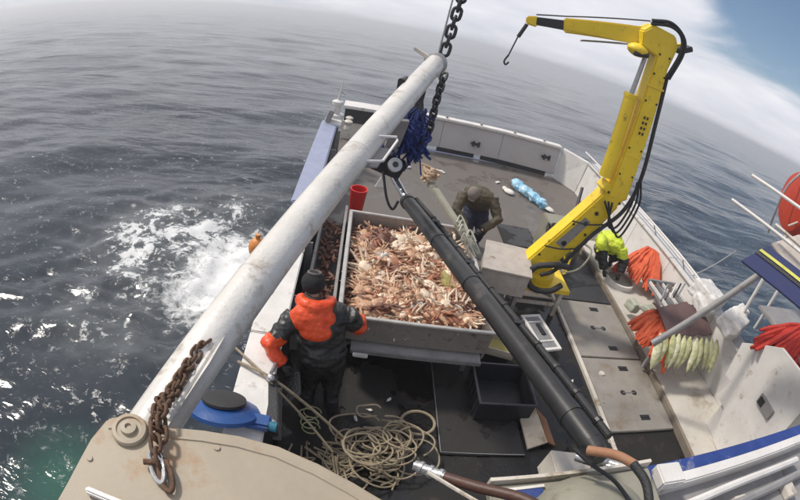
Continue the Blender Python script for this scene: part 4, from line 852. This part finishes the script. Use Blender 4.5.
for k, (x, y, z) in enumerate([(3.35, 4.0, 0), (3.55, 4.3, 0), (3.30, 3.55, 0), (0.62, 3.55, 0), (0.85, 3.75, 0), (0.45, 3.40, 0)]):
    w = MB().ell((x, y, z + 0.012), (0.028 + 0.01 * (k % 3), 0.02, 0.012), (0, 0, k)).tube([(x, y, .01), (x + 0.05 * math.cos(k), y + 0.05 * math.sin(k), .012)], [0.012, 0.004], 6).build('catch_scrap', bagw)
    tag(w, 'small pale scrap of catch on the dark deck ' + ('between ram and hatch plates' if k < 3 else 'behind the deckhand at the bin'), 'scrap', 'catch scraps between ram and hatch plates' if k < 3 else 'catch scraps behind the deckhand')

# blue bag and scraps on the aft deck
q = MB(); cs_ = [(4.33, 11.0), (4.48, 10.7), (4.62, 10.4), (4.75, 10.15)]
for k, (x, y) in enumerate(cs_): q.ell((x, y, 0.10), (0.20 - 0.02 * k, 0.26 - 0.03 * k, 0.13), (0.2, 0.1, 0.4), nu=14, nv=8)
t = thing('plastic_bag', 'crumpled light blue and white plastic bag lying on the aft deck', 'bag', (4.5, 10.6, 0))
fuse(q, 'sack', bagb, t, 0.03, 2, 0.035); MB().ell((4.9, 9.98, 0.06), (0.10, 0.16, 0.05), (0, 0, 0.6)).build('bag_mouth', bagw, t)
for lab, x, y, l_, a in (('white scrap on the aft deck nearest the boom netting', 1.39, 11.05, 0.20, 0.5), ('long white scrap on the aft deck, second from the netting', 2.25, 11.17, 0.26, -0.5), ('small white scrap on the aft deck just left of the blue bag', 3.79, 11.14, 0.16, 0.8)):
    w = MB().obox((x, y, 0.02), (l_, 0.06, 0.03), (0, 0, a)).ell((x + 0.03, y, 0.035), (0.05, 0.04, 0.02)).build('scrap', bagw); tag(w, lab, 'scrap', 'white scraps on the aft deck')
tag(MB().ell((3.98, 10.6, 0.05), (0.12, 0.16, 0.06), (0, 0, 0.6)).ell((3.90, 10.75, 0.05), (0.07, 0.1, 0.05)).build('fish_head', bagw), 'cream coloured fish offcut at the near left side of the blue bag', 'fish')
tag(MB().prism([(0.60, 9.65, 0.0), (0.82, 9.65, 0.0), (0.70, 9.72, 0.22)], (0, 0.05, 0)).build('white_wedge', bagw), 'small white wedge standing on the deck behind the boom handle', 'wedge')

# round coaming on the walkway
t = thing('round_coaming', 'round white deck coaming below the hi-vis jacket', 'hatch ring', (5.36, 6.72, 0.12))
MB().lathe([(0.34, 0.0), (0.34, 0.10), (0.29, 0.10), (0.28, 0.02)], (5.56, 7.0, 0.122), n=40).build('ring', white, t)
MB().lathe([(0.275, 0), (0.275, 0.05), (0.27, 0.055)], (5.56, 7.0, 0.122), n=32).build('well_cover', greygreen, t)

# rope hanks
def hank(name_m, label, group, origin, dirv, spread_v, n, ln, r, seed, droop=0.12, width=0.35):
    rg = random.Random(seed); t = thing('rope_hank', label, 'rope bundle', tuple(origin), group)
    d = Vector(dirv).normalized(); s = Vector(spread_v).normalized(); q = MB(); u = s.cross(d).normalized()
    if u.z < 0: u = -u
    for i in range(n):
        a = rg.uniform(-1, 1); b = rg.uniform(0, 1); L_ = ln * rg.uniform(0.65, 1.1)
        p0 = Vector(origin) + s * a * width * 0.25 + u * b * 0.10
        pts = [p0]
        for k in range(1, 6):
            w = k / 5; pts.append(p0 + d * L_ * w + s * a * width * w * 0.75 + u * (0.05 * math.sin(w * 3) * b - droop * w * w) + Vector((rg.gauss(0, .012), rg.gauss(0, .012), rg.gauss(0, .008))))
        q.tube(pts, [r * 0.45, r * 0.7, r * 0.95, r * 1.15, r * 1.1, r * 0.5], 6)
    w = q.build('strands', name_m, t); w['kind'] = 'stuff'
    c = MB().tube([Vector(origin) - s * width * 0.3 + u * 0.05, Vector(origin) + s * width * 0.3 + u * 0.05], 0.03, 8).build('binding', galv, t); return t
G = 'bundles of red and orange rope on the starboard side'
hank(orope, 'orange-red rope bundle beside the round white coaming', G, (6.30, 7.35, 0.75), (-0.62, -0.62, -0.42), (-0.7, 0.7, 0), 60, 0.85, 0.048, 1, width=0.55)
hank(orope, 'orange rope bundle at the left end of the pale green row', G, (5.32, 5.0, 0.78), (-0.75, -0.55, -0.45), (-0.3, 1, 0), 52, 0.66, 0.052, 2, width=0.52)
hank(rrope, 'bright red rope bundle hanging at the right edge over the white bulkhead', G, (6.90, 3.30, 1.95), (-0.72, -0.62, -0.42), (-0.6, 0.8, 0.25), 170, 1.05, 0.042, 3, width=1.0)

# pale green row of folded gloves / bait bags
t = thing('bait_bag_row', 'row of pale yellow-green bags hanging under the maroon cover', 'bags', (5.4, 4.1, 0.8))
for k in range(11):
    x = 4.76 + k * 0.132 + random.uniform(-.025, .025); y = 4.36 - 0.008 * k + random.uniform(-.03, .03); q = MB(); a = random.uniform(-.10, .10); ln = random.uniform(0.8, 1.15)
    p = [Vector((x + 0.05, y + 0.14, 0.92)), Vector((x + 0.03 + a * .3, y + 0.05, 0.84)), Vector((x + a * .6, y - 0.05 * ln, 0.74)), Vector((x - 0.03 + a, y - 0.14 * ln, 0.62)), Vector((x - 0.05 + a * 1.3, y - 0.21 * ln, 0.50))]
    q.tube(bez(p, 4), [0.02, .03, .042, .054, .064, .072, .078, .080, .080, .078, .074, .068, .058, .048, .036, .024, .012], 10, flat=0.6)
    fuse(q, 'bag', grope if k % 3 else gropeb, t, 0.012, 3, 0.008)
t = thing('gear_table', 'grey steel gear rack with maroon cover behind the pale green bags', 'rack', (5.6, 4.8, 0))
vs = []; fs = []; q = MB()
for j in range(9):
    for i in range(15):
        u, v = i / 14, j / 8; x = 5.02 + 1.15 * u; y = 4.52 + 0.70 * v + 0.1 * u; vs.append((x, y, 0.93 + 0.05 * math.sin(u * 7 + v * 3) * v - 0.08 * (1 - v) ** 2 + 0.02 * math.sin(u * 21)))
for j in range(8):
    for i in range(14): a = j * 15 + i; fs.append((a, a + 1, a + 16, a + 15))
vs2 = [(x, y, z - 0.012) for x, y, z in vs]; nn = len(vs)
edge = [i for i in range(15)] + [j * 15 + 14 for j in range(1, 9)] + [8 * 15 + i for i in range(13, -1, -1)] + [j * 15 for j in range(7, 0, -1)]
fs2 = [tuple(nn + i for i in f[::-1]) for f in fs] + [(edge[i], edge[(i + 1) % len(edge)], nn + edge[(i + 1) % len(edge)], nn + edge[i]) for i in range(len(edge))]
MB().add(vs + vs2, fs + fs2).build('cover_cloth', maroon, t)
for x, y in ((4.95, 4.55), (6.1, 4.6), (5.05, 5.15), (6.15, 5.2)): MB().box(x, x + .05, y, y + .05, 0.12, 0.84).build('leg', galv, t)
for x0_, y0_, x1_, y1_ in ((5.55, 5.35, 6.25, 5.35), (5.55, 6.15, 6.25, 6.15)): MB().box(x0_, x1_, y0_, y0_ + 0.04, 0.72, 0.80).build('tray_side', galv, t)
for k in range(5): MB().box(5.56 + k * 0.16, 5.59 + k * 0.16, 5.39, 6.15, 0.73, 0.78).build('tray_rail', galv if k % 2 else white, t)
MB().box(5.56, 6.24, 5.40, 6.14, 0.68, 0.70).build('tray_floor', greyp, t)
for k in range(5): MB().tube([(5.2 + k * 0.13, 5.25 + k * 0.05, 0.98), (5.55 + k * 0.13, 5.65 + k * 0.03, 1.06)], 0.018, 7).build('pipe', [galv, maroon, white, dkiron, galv][k], t)
def cloth(label, pts, m, cat='cover', nm='canvas_cover'):
    q = MB(); 
    for c_, s_3, r_ in pts: q.obox(c_, s_3, r_)
    t = thing(nm, label, cat, tuple(pts[0][0])); fuse(q, 'fabric', m, t, 0.02, 8, 0.012); return t
wc_ = mat('white_canvas', (0.72, 0.70, 0.68), 0.7)
cloth('crumpled white box cover on the starboard rail end left of the grey pole', [((6.35, 5.35, 1.15), (0.62, 0.58, 0.32), (0.1, 0.15, 0.3)), ((6.15, 5.15, 1.05), (0.3, 0.4, 0.22), (0.3, 0, 0.1))], wc_)
cloth('second white crumpled cover lying right of the grey pole', [((6.45, 4.55, 1.25), (0.72, 0.44, 0.16), (0.1, 0.1, 0.5)), ((6.2, 4.45, 1.15), (0.3, 0.4, 0.14), (0.3, 0.2, 0.1)), ((6.75, 4.75, 1.3), (0.3, 0.25, 0.1), (0.2, -0.3, 0.3))], wc_)
cloth('small pale cloth between the two orange rope bundles', [((5.55, 5.75, 0.42), (0.40, 0.22, 0.12), (0, 0.2, 0.4)), ((5.25, 5.9, 0.36), (0.2, 0.25, 0.2), (0, 0.2, 0.2))], mat('pale_green_cloth2', (0.42, 0.44, 0.36), 0.8), 'cloth', 'pale_cloth')
t = thing('grey_pole', 'thick grey pole slanting up to the right over the gear rack', 'pole', (4.7, 4.2, 1.2))
MB().tube([(4.30, 4.02, 1.12), (5.32, 3.72, 2.72)], 0.048, 16).build('shaft', greyp, t)
MB().tube([(4.28, 4.025, 1.09), (4.36, 4.0, 1.21)], 0.055, 16).build('end_collar', galv, t)

# navy canopy with yellow stripe, liferaft and rods at the right edge
t = thing('navy_awning', 'navy blue awning with one yellow stripe at the right edge', 'awning', (4.7, 3.1, 3.0))
n0 = Vector((4.49, 3.58, 2.80)); n1 = Vector((4.70, 3.46, 3.12)); dv = Vector((0.62, -1.75, 0.10)); th_ = Vector((0.04, 0.02, -0.03))
MB().prism([n0, n1, n1 + dv, n0 + dv], th_).build('panel', navy, t, bevel=0.005)
e0 = lerp(n0, n1, 0.66); e1 = lerp(n0, n1, 0.76); MB().prism([e0 - th_ * 0.1, e1 - th_ * 0.1, e1 + dv - th_ * 0.1, e0 + dv - th_ * 0.1], -th_ * 0.2).build('stripe', ystripe, t)
e0 = lerp(n0, n1, 0.52); e1 = lerp(n0, n1, 0.62); MB().prism([e0 - th_ * 0.1, e1 - th_ * 0.1, e1 + dv - th_ * 0.1, e0 + dv - th_ * 0.1], -th_ * 0.15).build('dark_band', blackp, t)
for w in (0.9,): MB().tube([lerp(n0, n0 + dv, w) + th_, lerp(n0, n0 + dv, w) + Vector((0.9, 0.25, -1.0))], 0.02, 8).build('strut', white, t)
for lab, a, b in (('lower thin white rod sticking out from behind the navy awning', (4.66, 4.34, 3.25), (5.15, 2.4, 3.31)), ('upper thin white rod crossing in front of the red liferaft', (4.80, 4.30, 3.66), (5.0, 2.4, 3.76))):
    tag(MB().tube([a, b], 0.022, 10).build('awning_rod', white), lab, 'rod', 'white rods by the awning')
t = thing('liferaft', 'round red liferaft drum in a wire cradle at the right edge of the picture', 'liferaft', (7.0, 4.8, 3.0))
MB().lathe([(0.30, 0.0), (0.48, 0.05), (0.56, 0.2), (0.58, 0.5), (0.56, 0.8), (0.48, 0.95), (0.30, 1.0)], (6.62, 4.85, 3.42), (1, -0.35, 0.1), n=36).build('drum', raft_r, t)
MB().lathe([(0.595, 0), (0.595, 0.05)], (6.62 + 0.45, 4.85 - 0.16, 3.46), (1, -0.35, 0.1), n=36).build('strap', mat('raft_strap', (0.55, 0.25, 0.16), 0.7), t)
MB().obox((6.82, 4.65, 4.0), (0.30, 0.34, 0.03), (0.1, 0.05, -0.3)).build('label_patch', mat('raft_patch', (0.70, 0.35, 0.22), 0.6), t)
MB().tube(bez([(6.55, 4.95, 2.75), (6.35, 4.85, 3.1), (6.35, 4.85, 3.6), (6.55, 4.75, 4.05)], 6), 0.02, 6).build('cradle_hoop', galv, t)
MB().tube([(6.45, 4.55, 3.1), (6.9, 4.2, 3.7)], 0.016, 6).build('cradle_bar', cream, t)
for x in (6.75, 7.4): MB().tube([(x, 4.7, 1.0), (x, 4.7, 2.95)], 0.035, 8).build('cradle_leg', white, t)
t = thing('screen_panel', 'tan framed white panel right of the navy awning below the liferaft', 'panel', (5.1, 3.2, 3.0))
MB().obox((5.45, 3.35, 3.10), (0.55, 0.9, 0.04), (0.1, -0.5, -0.1)).build('panel', boxbe, t, bevel=0.01)
MB().tube([(5.17, 3.85, 3.27), (5.25, 2.9, 3.30)], 0.025, 8).build('edge_tube', cream, t)

# ------------------------------------------------------------------ near foreground
t = thing('derrick_plate', 'large tan painted steel plate filling the bottom left corner', 'steel plate', (-0.2, 0.6, 3.2))
ol = [(-0.70, 0.80), (-0.62, 0.835), (-0.50, 0.825), (-0.36, 0.845), (-0.24, 0.85), (-0.11, 0.835), (0.02, 0.79), (0.13, 0.735), (0.22, 0.68), (0.32, 0.58), (0.38, 0.45), (0.42, 0.2), (0.42, -0.4), (-0.84, -0.4), (-0.80, 0.2), (-0.75, 0.52), (-0.73, 0.70)]
MB().prism([(x, y, 3.12) for x, y in ol], (0, 0, 0.08)).build('plate', plate_m, t, bevel=0.012)
MB().prism([(x * 0.985 - 0.003, y * 0.985 - 0.012, 2.9) for x, y in ol], (0, 0, 0.22)).build('edge_skirt', plate_m, t)
MB().lathe([(0.062, 0), (0.064, 0.012), (0.060, 0.020), (0.046, 0.022), (0.044, 0.016), (0.030, 0.016), (0.028, 0.030), (0.012, 0.032), (0.010, 0.024)], (-0.60, 0.765, 3.20), n=36).build('pivot_disc', plate_m, t)
MB().obox((-0.555, 0.495, 3.215), (0.22, 0.022, 0.03), (0, 0, R(-4))).build('pull_bar', white, t, bevel=0.006)
for bx_, by_ in ((-0.10, 0.58), (-0.70, 0.62), (0.12, 0.52), (-0.30, 0.78)): MB().lathe([(0.012, 0), (0.010, 0.006)], (bx_, by_, 3.20), n=10).build('bolt', rusty if bx_ > -.2 else plate_m, t)
MB().tube([(x * 0.955 - 0.01, y * 0.955 - 0.01, 3.20) for x, y in ol[:12]], 0.006, 6).build('weld_bead', plate_m, t)

t = thing('pot_hauler', 'blue pot hauler drum with black rim on the port rail behind the boom', 'hauler', (-0.82, 2.45, 1.0))
MB().lathe([(0.10, -0.04), (0.28, -0.02), (0.32, 0.0), (0.32, 0.04), (0.26, 0.07), (0.20, 0.10)], (-0.82, 2.45, 1.06), (0.0, 0.5, 0.87), n=36).build('lower_sheave', bluew, t)
MB().lathe([(0.16, 0), (0.20, 0.01), (0.20, 0.035), (0.17, 0.045), (0.05, 0.05)], (-0.82, 2.50, 1.15), (0.0, 0.5, 0.87), n=36).build('upper_sheave', rubber, t)
MB().obox((-0.50, 2.40, 1.08), (0.24, 0.14, 0.10), (0, 0, -0.05)).build('motor_arm', bluew, t, bevel=0.02)
MB().tube([(-0.40, 2.38, 1.08), (-0.33, 2.37, 1.08)], 0.045, 14).build('motor', mat('teal_paint', (0.02, 0.17, 0.26), 0.4), t)
t = thing('rail_stanchion', 'dark stanchion with two shiny knobs inside the port rail behind the deckhand', 'stanchion', (-0.4, 2.8, 0.9))
MB().beam((-0.47, 3.05, 0.98), (-0.36, 2.35, 0.98), (0.10, 0.06)).build('bar', dkiron, t, bevel=0.01)
MB().ell((-0.47, 2.95, 1.06), (0.045, 0.045, 0.04)).build('knob', stain, t); MB().ell((-0.38, 2.42, 1.06), (0.055, 0.055, 0.045)).build('knob', stain, t)
MB().tube([(-0.46, 3.2, 1.0), (-0.47, 2.98, 1.1)], 0.02, 8).build('pin', galv, t)

# rope
rg = random.Random(21); q = MB()
for i in range(34):
    cx_, cy_ = 0.78 + rg.gauss(0, 0.16), 2.92 + rg.gauss(0, 0.14); ra = rg.uniform(0.12, 0.32); z_ = 0.03 + i * 0.008; e_ = rg.uniform(0.6, 1.0); ph = rg.random() * 6.28; tl = rg.gauss(0, 0.10)
    arc = rg.uniform(3.6, 6.4); pts = [(cx_ + ra * math.cos(ph + a) , cy_ + ra * e_ * math.sin(ph + a), z_ + tl * math.cos(a) * ra + 0.02 * math.sin(3 * a + ph) + 0.03) for a in [arc * k / 26 for k in range(27)]]
    q.tube(pts, 0.0105, 6)
for i in range(26):
    x = -0.12 + rg.random() * 1.0; y = 3.02 - 0.5 * rg.random(); a = rg.random() * 6.28; q.tube(bez([(x + rg.uniform(-.22, .22), y + rg.uniform(-.2, .2), 0.03 + rg.random() * 0.08) for _ in range(5)], 6), 0.011, 6)
lp = [(1.16 + 0.20 * math.cos(a), 3.34 + 0.15 * math.sin(a), 0.12 + 0.03 * math.sin(a)) for a in [2 * math.pi * k / 30 for k in range(30)]]; q.tube(lp, 0.018, 7, closed=True)
tag(q.build('rope_pile', brope), 'heap of loose beige rope coils on the dark deck beside the tan plate', 'rope')
tag(MB().tube(bez([(-0.83, 3.12, 1.02), (-0.47, 2.98, 1.02), (-0.05, 2.98, 0.62), (0.30, 2.92, 0.28), (0.55, 2.8, 0.14), (0.9, 2.72, 0.2)], 8), 0.016, 7).tube(bez([(-0.90, 3.3, 1.02), (-0.60, 3.05, 1.03), (-0.45, 2.92, 1.0), (-0.1, 2.85, 0.6), (0.2, 2.7, 0.3)], 8), 0.013, 7).build('rope_line', brope), 'taut beige rope running from the port rail down to the rope heap', 'rope')
q = MB()
for i in range(5):
    x, y = -0.15 + 0.10 * rg.random(), 3.1 + 0.25 * rg.random(); q.tube([(x + 0.10 * math.cos(a), y + 0.08 * math.sin(a), 0.08 + 0.02 * i) for a in [5.5 * k / 16 for k in range(17)]], 0.007, 5)
tag(q.build('thin_line_tangle', grope), 'small tangle of thin greenish line by the boots of the deckhand at the bin', 'line')
t = thing('hose_coupling', 'bright steel hose coupling with a thick brown hose below the rope heap', 'hose coupling', (0.5, 1.12, 2.65))
hp = bez([(0.46, 1.15, 2.66), (0.58, 1.07, 2.70), (0.72, 0.98, 2.76), (0.86, 0.88, 2.84), (0.98, 0.74, 2.9)], 6)
MB().tube(hp[5:], 0.026, 12).build('hose', brhose, t); MB().tube(hp[:7], 0.027, 16).build('coupling', stain, t)
for k in (1, 3, 5): MB().tube([hp[k], hp[k + 1] * 0.7 + hp[k] * 0.3], 0.033, 16).build('coupling_ring', galv, t)
MB().tube(bez([(0.50, 1.08, 2.72), (0.66, 0.95, 2.74), (0.80, 0.80, 2.8)], 6), 0.010, 6).build('thin_pipe', cream, t)
t = thing('cable_box', 'cream steel junction box with bright pipe fittings beneath the lower end of the ram', 'box', (1.35, 1.4, 2.2))
MB().hexa([(1.42, 1.30, 2.05), (1.70, 1.30, 2.05), (1.70, 1.50, 2.05), (1.42, 1.54, 2.05), (1.43, 1.30, 2.26), (1.70, 1.28, 2.26), (1.68, 1.50, 2.26), (1.43, 1.54, 2.26)]).build('housing', cream, t, bevel=0.01)
for k in range(2): MB().tube([(1.50 + k * .07, 1.38, 2.40), (1.66 + k * .07, 1.20, 2.52)], 0.028, 12).build('fitting', stain, t)
MB().box(1.705, 1.76, 1.25, 1.48, 2.05, 2.28).build('rusty_edge', rusty, t)
t = thing('mast_shelf', 'grey-green ledge with a blue label along the bottom edge of the picture', 'shelf', (1.2, 0.9, 2.5))
MB().hexa([(0.86, 0.60, 2.46), (1.75, 0.60, 2.62), (1.75, 1.10, 2.62), (0.86, 1.13, 2.46), (0.86, 0.60, 2.52), (1.75, 0.60, 2.68), (1.75, 1.10, 2.68), (0.86, 1.13, 2.52)]).build('ledge', greygreen, t, bevel=0.008)
MB().hexa([(0.86, 1.135, 2.47), (1.75, 1.105, 2.63), (1.75, 1.125, 2.63), (0.86, 1.155, 2.47), (0.86, 1.135, 2.56), (1.75, 1.105, 2.72), (1.75, 1.125, 2.72), (0.86, 1.155, 2.56)]).build('lip', cream, t)
MB().obox((1.02, 1.03, 2.562), (0.20, 0.10, 0.01), (0, R(-10), 0)).build('label', bluetrim, t); MB().obox((1.02, 1.085, 2.567), (0.22, 0.016, 0.01), (0, R(-10), 0)).build('label_border', white, t)
t = thing('pulley_cover', 'rounded grey-green cover with a black cable over it at the bottom centre right', 'cover', (1.3, 0.8, 2.8))
MB().ell((1.28, 0.78, 2.62), (0.33, 0.30, 0.26), nu=32, nv=18).build('dome', greygreen, t)
MB().ell((1.31, 1.07, 2.86), (0.05, 0.05, 0.045)).build('gland', stain, t)
MB().tube(bez([(1.14, 1.02, 3.0), (1.22, 0.94, 3.07), (1.28, 0.86, 3.10)], 5), 0.022, 12).build('hose_sleeve', orhose, t)
MB().tube(bez([(1.27, 0.87, 3.10), (1.30, 0.76, 3.10), (1.28, 0.62, 3.08), (1.24, 0.45, 3.06)], 6), 0.021, 12).build('cable', rubber, t)
MB().tube(bez([(1.12, 1.08, 2.93), (1.20, 0.99, 2.92), (1.31, 0.90, 2.90), (1.40, 0.75, 2.87)], 6), 0.010, 8).build('thin_cable', dkiron, t)
tag(MB().box(1.80, 1.98, 0.96, 1.10, 2.62, 2.70).build('switch_box', white, bevel=0.01), 'small white box at the left end of the blue bridge trim', 'box')

# orange float in the water alongside
tag(MB().ell((-1.70, 8.3, -1.15), (0.20, 0.20, 0.24)).tube([(-1.7, 8.3, -0.95), (-1.7, 8.3, -0.82)], 0.05, 10).build('float', mat('orange_float', (0.75, 0.28, 0.06), 0.5)), 'orange float in the white foam behind the boom', 'float')

# ------------------------------------------------------------------ sea haze
hz = MB().box(-6300, 6300, -6300, 6300, -4.5, 9.5).build('haze', [], None, loc=(0, 0, 0)); tag(hz, kind='stuff')
hm = bpy.data.materials.new('haze_air'); hm.use_nodes = True; ht = hm.node_tree
ht.nodes.remove(ht.nodes['Principled BSDF']); pv = nd(ht, 'ShaderNodeVolumePrincipled'); pv.inputs['Color'].default_value = (0.93, 0.95, 1.0, 1)
pv.inputs['Density'].default_value = 0.0030; pv.inputs['Anisotropy'].default_value = 0.3
ht.links.new(pv.outputs[0], ht.nodes['Material Output'].inputs['Volume']); hz.data.materials.append(hm)

# ------------------------------------------------------------------ set everything aboard on the swell
bpy.context.view_layer.update()
for o in list(S.objects):
    if o.parent is None and o.type in ('MESH', 'EMPTY') and o not in (sea, hz):
        o.matrix_world = BOAT @ o.matrix_basis
for o in S.objects:
    if '_abs' in o: del o['_abs']
